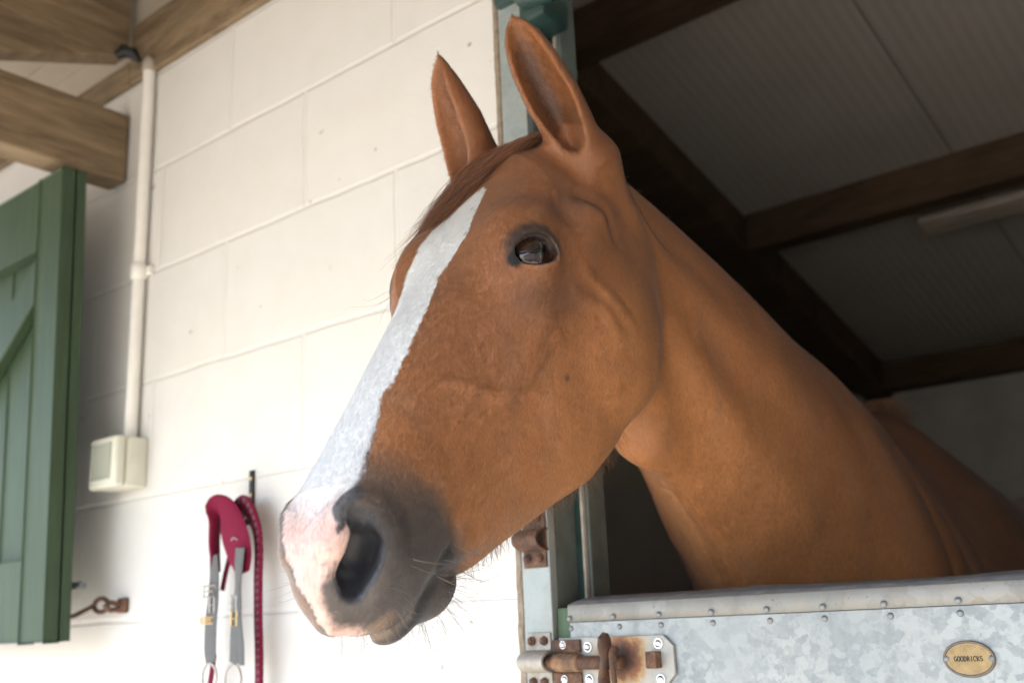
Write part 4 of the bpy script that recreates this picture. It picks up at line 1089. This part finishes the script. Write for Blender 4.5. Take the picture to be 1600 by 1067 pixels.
def coat(p, N, jit=0.0):
    """albedo of the coat or skin at p (head coordinates)"""
    a, h, l = p.T
    al = np.abs(l); q = np.stack([a, h, al], 1)
    o = .627 * a + .7785 * h; u = -.7785 * a + .6275 * h
    n1 = noise3(p, 18, 1); n2 = noise3(p, 55, 2); n3 = noise3(p, 160, 3); n4 = noise3(p, 420, 4)
    c = np.tile(np.array([.470, .202, .082]), (len(p), 1))
    # tones of the chestnut coat: darker forehead and neck top, golden cheek and jaw
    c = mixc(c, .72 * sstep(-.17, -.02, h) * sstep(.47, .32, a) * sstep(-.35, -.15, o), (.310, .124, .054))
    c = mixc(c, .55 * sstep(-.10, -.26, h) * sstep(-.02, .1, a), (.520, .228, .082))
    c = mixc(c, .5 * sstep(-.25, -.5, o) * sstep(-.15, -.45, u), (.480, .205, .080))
    c = mixc(c, .7 * sstep(-.6, -1.1, o), (.20, .085, .042))  # darker behind the shoulder: shade of the stall painted into the coat
    c *= (1 + .08 * n1 + .05 * n2 + .03 * n3 + .02 * n4)[:, None]
    # greyish sooty hairs
    fl = np.stack([.8 * a + .55 * h, (.55 * a - .8 * h) * .16, l * .5], 1)
    s1 = noise3(fl, 42, 21); s2 = noise3(fl, 110, 22)
    c *= (1 + .10 * s1 + .06 * s2)[:, None]
    c = mixc(c, .26 * sstep(.0, .8, s1 + .5 * n1 + .3 * s2), (.22, .13, .085))
    c = mixc(c, .45 * bump(line_d(q, [(.25,-.05,.085), (.225,-.075,.095), (.20,-.09,.098)]), .022), (.16, .095, .07))
    c = mixc(c, .5 * bump(line_d(q, [(.14,-.02,.085), (.10,-.035,.09), (.075,-.06,.095)]), .014), (.15, .08, .06))
    c = mixc(c, .35 * bump(line_d(q, [(.06,-.10,.095), (.07,-.16,.1), (.085,-.235,.09)]), .028), (.185, .095, .065))
    c = mixc(c, .9 * bump(np.sqrt(((q - np.array([.257, -.147, .075])) ** 2).sum(1)), .0035), (.05, .04, .04))
    # fine strokes where veins and folds part the hair
    # dark muzzle
    t = a - .78 * h + .012 * n1 + .006 * n2
    bf0 = np.interp(a, *zip(*BL_F))
    g = sstep(.468, .560, t) * sstep(.452, .488, a + .12 * (h + .13) + .008 * n2)
    c = mixc(c, .92 * g * np.where(l < bf0 - .002, .62, 1.0), (.140, .110, .092))
    c = mixc(c, .72 * np.where(l < bf0 - .002, .55, 1.0) * sstep(.515, .60, t) * sstep(.46, .495, a + .1 * (h + .13)), (.078, .070, .068))
    c = mixc(c, .75 * sstep(.562, .580, a + .004 * n2) * sstep(-.108, -.120, h) * sstep(.04, .03, al), (.30, .19, .115))
    c = mixc(c, .6 * sstep(-.165, -.185, h) * sstep(.49, .505, a) * sstep(.56, .54, a), (.16, .10, .065))
    # blaze
    je = .0013 * n3 + .0018 * n4 + .0010 * noise3(p, 900, 6) + jit
    bn = np.interp(a, *zip(*BL_N)) + .009 * sstep(-.031, -.035, h) * sstep(-.064, -.050, h) * sstep(.532, .540, a) * sstep(.580, .565, a); bf = np.interp(a, *zip(*BL_F))
    face = sstep(-.085, -.075, h) * (a < .55) + (a >= .55) * 1.0
    soft_ = .0016 + .004 * sstep(.55, .58, a)
    near = (bn - l + je) / soft_; far = (l - bf + je) / .0022
    w = np.clip(near, 0, 1) * np.clip(far, 0, 1) * face * (a > .085) * (a < .607)
    hm_ = np.interp(a, [.47, .51, .533, .553, .573, .582, .587], [-.128, -.1325, -.137, -.145, -.142, -.136, -.132])
    chin_ = (h < hm_) & (a < .6)
    w = np.where(chin_, 0.0, w)
    w = w * np.where(h < -.082, sstep(.584, .594, a + .003 * n3 + .9 * np.minimum(h + .092, 0) * 0), 1.0)
    lobe_ = sstep(1.15, .85, np.sqrt(((a - .546) / .014) ** 2 + ((h + .037) / .0095) ** 2)) * (l > 0) * sstep(.050, .047, l)
    deep = sstep(-.0030, -.0065, HEAD.sdf(a, h, al)) * (a > .5) * (h > -.10)
    w = w * (1 - deep) * (1 - sstep(.0045, .0020, chain(q, NOS)) * sstep(-.046, -.038, h))
    white = np.tile(np.array([.88, .875, .86]), (len(p), 1)) * (1 + .03 * n2)[:, None]
    pk = sstep(.495, .572, a + .012 * n2)
    pink = np.tile(np.array([.66, .43, .355]), (len(p), 1)) * (1 + .03 * n2)[:, None]
    pink = mixc(pink, .22 * sstep(.2, .7, n2) * sstep(.55, .58, a), (.62, .26, .20))
    white = white * (1 - pk[:, None]) + pink * pk[:, None]
    white = mixc(white, .55 * sstep(.62, .85, noise3(p, 130, 9)) * (np.abs(near) < 9), (.18, .17, .18))
    # bluish seam where dark skin shows at the rim of the blaze low on the nose
    rim = np.exp(-((bn - l + je * .5 - .001) / .0022) ** 2) * sstep(.40, .47, a) * sstep(.56, .52, a)
    c = c * (1 - w[:, None]) + white * w[:, None]
    c = mixc(c, .45 * rim, (.23, .23, .25))
    # nostril: dark rim, alar fold and inside
    dn = chain(q, NOS)
    dn = np.minimum(dn, chain(q, [(.551,-.056,.030,.0132), (.559,-.063,.025,.0136), (.567,-.067,.023,.0105)]))
    rimw = line_d(q, [(.530,-.028,.042), (.524,-.046,.047), (.529,-.068,.048), (.545,-.088,.044), (.566,-.094,.036)])
    c = mixc(c, .55 * sstep(.0085, .003, rimw) * (w < .3), (.20, .165, .135))
    onp = sstep(.3, .7, w)
    c = mixc(c, sstep(.0080, .0030, dn) * (1 - onp) + sstep(.0012, -.0012, dn) * onp, (.040, .038, .043))
    c = mixc(c, deep * sstep(.02, .012, dn), (.024, .024, .028))
    c = mixc(c, sstep(.0068, .0045, line_d(q, COMMA)), (.115, .112, .112))
    # skin round the eye
    qe = q - EYE_C
    ex, ey, ez = qe @ EYE_T, qe @ EYE_U, qe @ EYE_N
    e1 = np.sqrt((ex / .034) ** 2 + ((ey - .0045) / np.where(ey > .0045, .0262, .0200)) ** 2) + .04 * n3
    dk = sstep(1.22, .80, e1) * (ez > 0)
    c = mixc(c, .88 * dk, (.050, .044, .043))
    c = mixc(c, sstep(.92, .78, np.sqrt((ex / .028) ** 2 + (ey / .019) ** 2)) * (ez > 0), (.022, .020, .022))
    c = mixc(c, sstep(.011, .006, np.sqrt((ex + .0275) ** 2 + (ey + .003) ** 2)) * (ez > 0), (.018, .017, .018))
    c = mixc(c, .75 * sstep(.0, .004, hm_ - h) * sstep(.022, .012, hm_ - h) * sstep(.475, .49, a), (.030, .029, .032))
    c = mixc(c, .7 * sstep(.0065, .0035, h - hm_) * sstep(-.001, .0015, h - hm_) * sstep(.49, .51, a) * (1 - w), (.19, .15, .115))
    # mouth slit
    dm = line_d(q, [(.476,-.130,.055), (.488,-.133,.046), (.51,-.1325,.044), (.533,-.137,.039), (.553,-.145,.030), (.573,-.142,.017), (.582,-.136,.0)])
    c = mixc(c, .7 * sstep(.0055, .002, dm), (.035, .030, .030))
    # ears
    m = (h > -.02) & (a < .09) & (a > -.13)
    if m.any():
        eo, ei, ex_, et_ = ear_sdf(q[m], True); hm = h[m]
        cc = c[m]
        cc = mixc(cc, .8 * sstep(.004, .001, ei) * sstep(-.005, .03, hm), (.44, .165, .050))
        up = sstep(-.004, .02, hm)
        inn = sstep(.0015, -.0005, ei) * up
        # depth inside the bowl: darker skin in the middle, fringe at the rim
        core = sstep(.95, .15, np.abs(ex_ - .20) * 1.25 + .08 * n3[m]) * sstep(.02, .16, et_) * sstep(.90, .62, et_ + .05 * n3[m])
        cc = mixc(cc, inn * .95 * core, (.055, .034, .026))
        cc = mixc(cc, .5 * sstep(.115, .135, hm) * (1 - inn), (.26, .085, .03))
        c[m] = cc
    return np.clip(c, .004, .9)

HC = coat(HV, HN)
def skin_mask(p):
    """1 on bare skin (lips, nostrils, lids), 0 on haired coat"""
    a, h, l = p.T; al = np.abs(l); q = np.stack([a, h, al], 1)
    qe = q - EYE_C
    e = np.sqrt(((qe @ EYE_T) / .033) ** 2 + ((qe @ EYE_U) / .023) ** 2)
    s = sstep(1.05, .85, e) * (qe @ EYE_N > 0)
    s = np.maximum(s, .8 * sstep(.53, .60, a - .6 * h - .03))
    return s
HS = skin_mask(HV)

def horse_material():
    t = NT("chestnut_coat")
    at = t.add("ShaderNodeAttribute", attribute_name="Col")
    sk = t.add("ShaderNodeAttribute", attribute_name="skin")
    v = t.coord('Object', (1, 1, 1))
    st = t.coord('Object', (260, 260, 90), (.5, .3, 0))
    n = t.noise(st, 1.0, 3, .6)
    k = t.ramp(n, [(.3, (.80, .80, .80)), (.7, (1.14, 1.14, 1.14))])
    t.base(t.mix(1.0, at.outputs['Color'], k, 'MULTIPLY'))
    r = t.mix(sk.outputs['Fac'], (.50,) * 3, (.38,) * 3)
    t.set(t.b, 'Roughness', r)
    t.spec(.5)
    t.set(t.b, 'Sheen Weight', .12); t.set(t.b, 'Sheen Roughness', .45); t.set(t.b, 'Sheen Tint', (.85, .9, 1, 1))
    fine = t.noise(v, 520, 4, .65)
    wr = t.noise(v, 130, 3, .6, .6)
    hgt = t.math('ADD', t.math('MULTIPLY', n, .5), t.math('MULTIPLY', t.math('ADD', fine, wr), t.math('MULTIPLY', sk.outputs['Fac'], .9)))
    t.bump(hgt, .35, .0012)
    return t.m
horse_mat = horse_material()

def np_mesh(name, V, Q, attrs=None, smooth=True):
    me = bpy.data.meshes.new(name)
    me.vertices.add(len(V)); me.vertices.foreach_set("co", np.asarray(V, np.float32).ravel())
    me.loops.add(Q.size); me.loops.foreach_set("vertex_index", np.asarray(Q, np.int32).ravel())
    me.polygons.add(len(Q)); me.polygons.foreach_set("loop_start", np.arange(0, Q.size, Q.shape[1], dtype=np.int32))
    me.update(calc_edges=True)
    me.polygons.foreach_set("use_smooth", np.ones(len(Q), bool))
    for k, (ty, arr) in (attrs or {}).items():
        at = me.attributes.new(k, ty, 'POINT')
        at.data.foreach_set("color" if ty == 'FLOAT_COLOR' else "value", np.asarray(arr, np.float32).ravel())
    me.validate()
    return me

# hind body, belly and legs stand behind the half door: same animal, coarser skin
def hind_sdf(p):
    o, u, l = p.T; al = np.abs(l); q = np.stack([o, u, al], 1)
    d = NECK.sdf(o, u, al) + .004
    d = smin(d, ell(q, (-1.15, -.72, 0), (.42, .34, .27)), .05)
    d = smin(d, ell(q, (-2.05, -.62, .08), (.42, .36, .21)), .06)
    d = smin(d, ell(q, (-.72, -.74, .05), (.26, .28, .19)), .05)
    d = smin(d, chain(q, [(-.72,-.92,.15,.115), (-.70,-1.18,.15,.07), (-.69,-1.30,.145,.056), (-.70,-1.58,.14,.038), (-.69,-1.66,.14,.045), (-.64,-1.75,.14,.045)]), .05)
    d = smin(d, chain(q, [(-.64,-1.75,.14,.046), (-.625,-1.80,.14,.060)]), .01)
    d = smin(d, chain(q, [(-2.05,-.80,.15,.18), (-1.96,-1.02,.16,.12), (-2.20,-1.26,.155,.060), (-2.17,-1.54,.15,.040), (-2.14,-1.66,.15,.046), (-2.09,-1.75,.15,.045)]), .06)
    d = smin(d, chain(q, [(-2.09,-1.75,.15,.047), (-2.075,-1.80,.15,.060)]), .01)
    d = np.maximum(d, -1.826 - u)
    d = np.maximum(d, np.minimum(o + 1.53, u + .66))       # leaves the neck and shoulder to the fine skin
    return d
BV, BQ = polygonise(hind_sdf, (-2.6, -1.86, -.4), (-.2, -.2, .4), .016)
BV = BV @ OU
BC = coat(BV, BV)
hoof = (BV @ OU.T)[:, 1] < -1.75
BC[hoof] = (.05, .042, .035)
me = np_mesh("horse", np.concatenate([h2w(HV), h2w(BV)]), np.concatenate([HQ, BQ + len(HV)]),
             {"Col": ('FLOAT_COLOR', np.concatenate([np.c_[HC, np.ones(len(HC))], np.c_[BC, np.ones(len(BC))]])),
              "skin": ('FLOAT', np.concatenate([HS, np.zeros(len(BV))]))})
horse = link("horse", me, horse_mat, None, False)
tag(horse, "chestnut horse with a broad white blaze looking out over the half door", "horse")

# ------------------------------------------------------------------ eyes
def eye_material():
    t = NT("horse_eye")
    c = t.add("ShaderNodeAttribute", attribute_name="Col")
    t.base(c.outputs['Color']); t.rough(.10); t.spec(.3)
    t.set(t.b, 'Coat Weight', .85); t.set(t.b, 'Coat Roughness', .015); t.set(t.b, 'Coat IOR', 1.42)
    return t.m
eye_mat = eye_material()
def make_eye(sgn):
    nu, nv = 96, 64
    V, Qd, Cc = [], [], []
    for j in range(nv + 1):
        ph = math.pi * j / nv
        for i in range(nu):
            th = 2 * math.pi * i / nu
            x, y, z = math.sin(ph) * math.cos(th), math.sin(ph) * math.sin(th), math.cos(ph)
            r = EYE_R - .0008
            zz = z * (1.0 + .05 * max(0, z - .80) / .2)       # cornea
            V.append(EYE_C + EYE_N * .0016 + (EYE_T * x + EYE_U * y) * r + EYE_N * zz * r)
            # horizontal pupil, brown iris, dark limbus, brownish white
            e = math.sqrt((x / .40) ** 2 + ((y + .02) / .22) ** 2)
            rr = math.hypot(x, y)
            col = np.array([.020, .008, .004]) * (1 + .35 * math.sin(th * 23) * .4)
            if rr > .50: col = col * .5 + np.array([.03, .012, .006]) * .5
            if e < 1: col = np.array([.004, .004, .006])
            elif e < 1.15: col = col * .5
            if rr > .76: col = np.array([.010, .008, .008])
            if rr > .84: col = np.array([.16, .095, .06])
            Cc.append((*col, 1))
    for j in range(nv):
        for i in range(nu):
            a, b = j * nu + i, j * nu + (i + 1) % nu
            Qd.append((a, b, b + nu, a + nu))
    V = np.array(V)
    if sgn < 0: V[:, 2] *= -1; Qd = [q[::-1] for q in Qd]
    me = np_mesh("eye", h2w(V), np.array(Qd), {"Col": ('FLOAT_COLOR', np.array(Cc))})
    o = link("eye", me, eye_mat, horse)
    return o
make_eye(1); make_eye(-1)

# ------------------------------------------------------------------ hair
def hair_material(name, gloss=.45, rough=.55):
    t = NT(name)
    at = t.add("ShaderNodeAttribute", attribute_name="Col")
    nm = t.add("ShaderNodeAttribute", attribute_name="snor")
    t.base(at.outputs['Color']); t.rough(rough); t.spec(gloss)
    t.set(t.b, 'Sheen Weight', .10); t.set(t.b, 'Sheen Roughness', .45); t.set(t.b, 'Sheen Tint', (.85, .9, 1, 1))
    t.t.links.new(nm.outputs['Vector'], t.b.inputs['Normal'])
    return t.m
def hair_object(name, P, R, Cl, Nr, mat, parent):
    """P: strands x points x 3 (world), R: strands x points radius, Cl: strands x 3, Nr: strands x 3 normals"""
    S, K = P.shape[:2]
    hc = bpy.data.hair_curves.new(name)
    hc.add_curves([K] * S)
    hc.attributes["position"].data.foreach_set("vector", np.asarray(P, np.float32).ravel())
    ra = hc.attributes.get("radius") or hc.attributes.new("radius", 'FLOAT', 'POINT')
    ra.data.foreach_set("value", np.asarray(R, np.float32).ravel())
    ca = hc.attributes.new("Col", 'FLOAT_COLOR', 'POINT')
    ca.data.foreach_set("color", np.repeat(np.c_[Cl, np.ones(S)].astype(np.float32), K, axis=0).ravel())
    na = hc.attributes.new("snor", 'FLOAT_VECTOR', 'POINT')
    na.data.foreach_set("vector", np.repeat(Nr.astype(np.float32), K, axis=0).ravel())
    o = bpy.data.objects.new(name, hc); C.objects.link(o)
    hc.materials.append(mat)
    o.parent = parent
    return o
hair_mat = hair_material("short_hair", .55, .46)
long_mat = hair_material("long_hair", .5, .42)

def hair_dir(p):
    """lie of the coat (head coordinates)"""
    a, h, l = p.T
    o = .627 * a + .7785 * h
    d = np.zeros_like(p)
    wn = sstep(-.06, -.20, o) + 0 * a                       # neck
    wc = sstep(-.06, -.20, h) * (1 - wn)                    # cheek
    face = 1 - wn - wc
    d += face[:, None] * np.array([1.0, -.15, 0])
    d += wc[:, None] * np.array([.55, -.80, 0])
    d += wn[:, None] * np.array([.60, -.80, .0])
    d[:, 2] += .25 * np.sign(l) * face * sstep(.0, .03, np.abs(l))
    return d

def scatter(n, wfun):
    q = HV[HQ]; ctr = q.mean(1)
    nn = np.cross(q[:, 2] - q[:, 0], q[:, 3] - q[:, 1]); ar = np.linalg.norm(nn, axis=1) * .5
    w = ar * wfun(ctr, nn / (2 * ar[:, None] + 1e-12)); w /= w.sum()
    f = rng.choice(len(HQ), n, p=w)
    s, t = rng.random((2, n, 1))
    p = (q[f, 0] * (1 - s) + q[f, 1] * s) * (1 - t) + (q[f, 3] * (1 - s) + q[f, 2] * s) * t
    N = (HN[HQ[f, 0]] * (1 - s) + HN[HQ[f, 1]] * s) * (1 - t) + (HN[HQ[f, 3]] * (1 - s) + HN[HQ[f, 2]] * s) * t
    N /= np.linalg.norm(N, axis=1)[:, None]
    return p, N

def coat_density(c, n):
    a, h, l = c.T; o = .627 * a + .7785 * h; u = -.7785 * a + .6275 * h
    w = np.where(o > -.22, 1.0, .55)
    w = np.where(o < -.55, .30, w)
    w = w * np.where((l < -.02) & (n[:, 2] < -.3), .25, 1.0)
    w = w * np.where(u < -.62, .0, 1.0)
    w = w * np.where(n[:, 2] < -.75, .5, 1.0)
    q = np.stack([a, h, np.abs(l)], 1); qe = q - EYE_C
    w = w * np.where((a > .515) & (l < np.interp(a, *zip(*BL_N))) & (h > -.12), .30, 1.0)
    w = w * (np.sqrt(((qe @ EYE_T) / .030) ** 2 + ((qe @ EYE_U) / .019) ** 2) > 1)
    dn = chain(q, [(.543,-.043,.046,.0085), (.552,-.057,.043,.0125), (.562,-.064,.037,.0135), (.574,-.068,.032,.0135), (.582,-.076,.028,.0095)])
    w = w * np.where(dn < .0015, 0.0, 1.0)
    return w
NH = globals().get('NH', 800000)
p, N = scatter(NH, coat_density)
D0 = hair_dir(p)
D0 += .13 * rng.normal(size=D0.shape) + .05 * np.stack([noise3(p, 60, 11), noise3(p, 60, 12), noise3(p, 60, 13)], 1)
T0 = D0 - N * (D0 * N).sum(1)[:, None]; T0 /= np.linalg.norm(T0, axis=1)[:, None] + 1e-9
a_, h_, l_ = p.T
L = np.full(NH, .0046)
L = np.where(.627 * a_ + .7785 * h_ < -.2, .0058, L)
L *= 1 - .68 * sstep(.515, .585, a_ - .4 * h_ - .03)
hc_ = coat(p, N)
isw = (hc_.min(1) > .30)
L = np.where(isw & (a_ < .3), L * 1.25, L)
ear = (h_ > .0) & (a_ < .06)
L = np.where(ear, .0038, L)
L *= rng.uniform(.7, 1.3, NH)
lift = np.where(ear, .28, .17)[:, None] * rng.uniform(.6, 1.5, (NH, 1)) * np.where(isw, .6, 1.0)[:, None]
P0 = p - N * .0004
P1 = p + L[:, None] * .5 * (T0 + N * lift)
P2 = p + L[:, None] * (T0 + N * lift * .75)
P = np.stack([P0, P1, P2], 1)
R = np.array([.000105, .00009, .00002])[None] * rng.uniform(.8, 1.25, (NH, 1))
R = np.where(isw[:, None], R * .75, R)
R = np.where((.627 * a_ + .7785 * h_ < -.22)[:, None], R * 1.25, R)
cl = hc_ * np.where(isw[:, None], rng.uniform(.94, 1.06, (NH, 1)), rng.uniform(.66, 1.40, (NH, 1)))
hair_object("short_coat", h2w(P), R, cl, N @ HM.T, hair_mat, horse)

def strands(roots, tips, sag, K, r0, r1, col, jitter=.0, curl=.0, nrm=None, mids=None):
    """simple bent strands from roots to tips (head coordinates)"""
    S = len(roots); t = np.linspace(0, 1, K)[None, :, None]
    P = roots[:, None] * (1 - t) + tips[:, None] * t
    P = P + (4 * t * (1 - t)) * sag[:, None]
    if jitter: P = P + (t ** 1.2) * rng.normal(size=(S, 1, 3)) * jitter
    if curl: P = P + np.sin(t * 7 + rng.random((S, 1, 1)) * 6) * rng.normal(size=(S, 1, 3)) * curl * t
    R = (r0 + (r1 - r0) * np.linspace(0, 1, K))[None] * rng.uniform(.7, 1.3, (S, 1))
    return P, R
def h_hair(name, P, R, col, var, mat, nrm=(.3, .6, .6)):
    S = len(P); nv = np.tile(np.array(nrm, float) / np.linalg.norm(nrm), (S, 1)) + .25 * rng.normal(size=(S, 3))
    nv /= np.linalg.norm(nv, axis=1)[:, None]
    cl = np.tile(np.array(col), (S, 1)) * rng.uniform(1 - var, 1 + var, (S, 1))
    return hair_object(name, h2w(P), R, cl, nv @ HM.T, mat, horse)

# forelock: from between the ears across the forehead to the far side
S = 1500; K = 14; t = np.linspace(0, 1, K)
u1 = rng.random(S); u2 = rng.normal(size=S)
ctrl = np.zeros((S, 5, 3))
side = (u1 - .5)
ctrl[:, 0] = np.stack([-.030 + .030 * rng.random(S), -.004 + .010 * rng.random(S), .036 - .070 * u1], 1)
ctrl[:, 1] = np.stack([.010 + .018 * rng.random(S), .006 + .008 * rng.random(S), .018 - .068 * u1], 1)
ctrl[:, 2] = np.stack([.052 + .020 * rng.random(S), .0105 + .006 * rng.random(S), -.008 - .050 * u1], 1)
ctrl[:, 3] = np.stack([.084 + .022 * rng.random(S), .006 + .006 * rng.random(S), -.030 - .038 * u1], 1)
ln = rng.random(S) ** 3.5
ctrl[:, 4] = np.stack([.098 + .035 * rng.random(S) + .085 * ln, .003 + .006 * rng.random(S), -.048 - .030 * u1], 1)
ctrl[:, 3:] += .004 * rng.normal(size=(S, 2, 3)) * np.array([1, .5, 1])
ctrl[:, 1:, 2] += .007 * rng.normal(size=(S, 4)); ctrl[:, 1:, 1] += np.abs(.0030 * rng.normal(size=(S, 4))); ctrl[:, 2:, 0] += .006 * rng.normal(size=(S, 3))
P = hermite(np.linspace(0, 1, 5), ctrl.transpose(1, 0, 2).reshape(5, -1), t).reshape(K, S, 3).transpose(1, 0, 2)
R = np.linspace(.00018, .00006, K)[None] * rng.uniform(.7, 1.3, (S, 1))
h_hair("forelock", P, R, (.175, .066, .028), .85, long_mat, (.3, .8, .3))

# mane, falling on the far side of the neck, with short hairs standing on the crest
S = 5200; K = 10
o_ = -rng.uniform(.10, 1.16, S)
cr = np.interp(o_, [-1.2, -1.10, -.95, -.75, -.55, -.42, -.34, -.27, -.21, -.15, -.10], [-.18, -.165, -.198, -.158, -.096, -.038, -.008, .014, .030, .036, .026])
roots = np.stack([o_, cr - .004, rng.normal(size=S) * .010 - .006], 1)
lenf = rng.uniform(.5, 1.0, S)
tips = np.stack([o_ + .03 * rng.normal(size=S) + .02, cr - .16 * lenf, -.085 - .05 * lenf + .01 * rng.normal(size=S)], 1)
sag = np.stack([np.zeros(S), .070 + .02 * rng.random(S), -.020 * np.ones(S)], 1) * lenf[:, None]
P, R = strands(roots, tips, sag * .75, K, .00026, .00010, None, .004, .001)
P = P @ OU; 
h_hair("mane", P, R, (.17, .070, .032), .4, long_mat, (-.2, .8, .3))
# stubble of a pulled mane standing along the crest
S = 3200
o_ = -rng.uniform(.12, 1.02, S)
roots = np.stack([o_, np.interp(o_, [-1.2, -1.10, -.95, -.75, -.55, -.42, -.34, -.27, -.21, -.15, -.10], [-.18, -.165, -.198, -.158, -.096, -.038, -.008, .014, .030, .036, .026]) - .003, rng.normal(size=S) * .009 - .004], 1)
sl = rng.uniform(.3, 1.0, (S, 1)) * np.where(noise3(np.c_[o_, o_ * 0, o_ * 0], 22, 4)[:, None] > .25, 1.5, .7)
tips = roots + sl * np.stack([-.012 + .008 * rng.normal(size=S), .013 + .004 * rng.normal(size=S), -.016 + .010 * rng.normal(size=S)], 1)
P, R = strands(roots, tips, np.stack([np.zeros(S), .004 * np.ones(S), -.002 * np.ones(S)], 1) * sl, 6, .00016, .00005, None, .001)
h_hair("crest_stubble", P @ OU, R, (.26, .115, .052), .6, long_mat, (-.2, .8, .3))
# pale wisp at the withers
S = 500
o_ = -rng.uniform(1.00, 1.20, S)
roots = np.stack([o_, np.interp(o_, [-1.2, -1.1, -1.0], [-.185, -.168, -.182]), rng.normal(size=S) * .012], 1)
tips = roots + np.stack([-.055 + .02 * rng.normal(size=S), .006 + .018 * rng.random(S), .02 * rng.normal(size=S)], 1)
P, R = strands(roots, tips, np.tile(np.array([0, .016, 0]), (S, 1)), 8, .0003, .0001, None, .004)
h_hair("withers_hair", P @ OU, R, (.36, .19, .11), .35, long_mat, (-.2, .8, .3))

# whiskers on lips and chin
def whisk(n, box, direc, length, spread):
    lo, hi = np.array(box[0]), np.array(box[1])
    m = np.all((HV > lo) & (HV < hi), axis=1)
    idx = rng.choice(np.nonzero(m)[0], n)
    r = HV[idx]; d = HN[idx] * .9 + np.array(direc) + spread * rng.normal(size=(n, 3)); d /= np.linalg.norm(d, axis=1)[:, None]
    Ls = length * rng.uniform(.35, 1.0, (n, 1))
    sg = rng.normal(size=(n, 3)) * Ls * .10 + np.array([.0, -.02, 0]) * 0
    return strands(r, r + d * Ls, sg, 9, .00016, .00005, None)
Ps, Rs = [], []
for args in ((85, ((.485, -.21, -.03), (.575, -.165, .04)), (.25, -.55, .05), .046, .22),
             (34, ((.47, -.19, .0), (.51, -.135, .05)), (-.35, -.5, .1), .050, .25),
             (40, ((.55, -.145, -.03), (.60, -.11, .05)), (.4, -.5, .1), .035, .3),
             (9, ((.53, -.11, .03), (.58, -.085, .06)), (.1, -.4, .5), .05, .3),
             (14, ((.55, -.10, -.06), (.60, -.05, -.03)), (.5, .1, -.5), .035, .3),
             (8, ((.20, -.03, -.12), (.24, .0, -.06)), (.8, -.2, -.5), .05, .15)):
    a1, b1 = whisk(*args); Ps.append(a1); Rs.append(b1)
h_hair("whiskers", np.concatenate(Ps), np.concatenate(Rs), (.24, .19, .15), .6, long_mat, (.3, .5, .7))
# longer soft hairs under the jaw and throat
m = (HV[:, 0] > .20) & (HV[:, 0] < .46) & (HN[:, 1] < -.75) & (HV[:, 1] < -.15)
idx = rng.choice(np.nonzero(m)[0], 1500)
r = HV[idx]; d = HN[idx] * .7 + np.array([.7, -.35, 0]) + .25 * rng.normal(size=(1500, 3))
d /= np.linalg.norm(d, axis=1)[:, None]
Ls = .016 * rng.uniform(.4, 1.3, (1500, 1))
P, R = strands(r, r + d * Ls, HN[idx] * Ls * .12, 5, .00011, .00004, None)
h_hair("jaw_hair", P, R, (.33, .16, .07), .4, hair_mat, (.2, -.6, .6))
# hair inside and along the edge of the ears
m = (HV[:, 1] > .0) & (HV[:, 0] < .06)
eo, ei = ear_sdf(np.c_[HV[:, :2], np.abs(HV[:, 2])][m])
ii = np.nonzero(m)[0][(np.abs(ei) < .003)]
idx = rng.choice(ii, 4200)
r = HV[idx]; d = HN[idx] * .55 + np.array([.15, .55, 0]) + .3 * rng.normal(size=(4200, 3))
d /= np.linalg.norm(d, axis=1)[:, None]
Ls = .0085 * rng.uniform(.3, 1.2, (4200, 1)) * np.where(ei[np.searchsorted(np.nonzero(m)[0], idx)] < .0005, 1.25, .55)[:, None]
P, R = strands(r, r + d * Ls, HN[idx] * Ls * .15, 5, .00013, .00004, None)
cl = (.45 * coat(r, HN[idx]) + .55 * np.array([.40, .18, .075])) * rng.uniform(.5, 1.3, (4200, 1))
hair_object("ear_hair", h2w(P), R, cl, HN[idx] @ HM.T, hair_mat, horse)
# lashes of the upper lids
for sg in (1, -1):
    S = 70; xx = rng.uniform(-.9, .75, S) * EYE_A
    y = EYE_B * np.maximum(1 - (xx / EYE_A) ** 2, 0) ** .45 + .0006
    z = np.sqrt(np.maximum((EYE_R + .003) ** 2 - xx ** 2 - y ** 2, 1e-6))
    r = EYE_C + xx[:, None] * EYE_T + y[:, None] * EYE_U + z[:, None] * EYE_N
    d = EYE_N * .9 - EYE_U * .75 + xx[:, None] / EYE_A * EYE_T * .5 + .12 * rng.normal(size=(S, 3))
    d /= np.linalg.norm(d, axis=1)[:, None]
    P, R = strands(r, r + d * .011 * rng.uniform(.6, 1.2, (S, 1)), np.tile(EYE_N * .0018, (S, 1)), 6, .00014, .00004, None)
    if sg < 0: P[..., 2] *= -1
    h_hair("eyelashes", P, R, (.02, .016, .014), .3, long_mat, (.2, .4, .8))
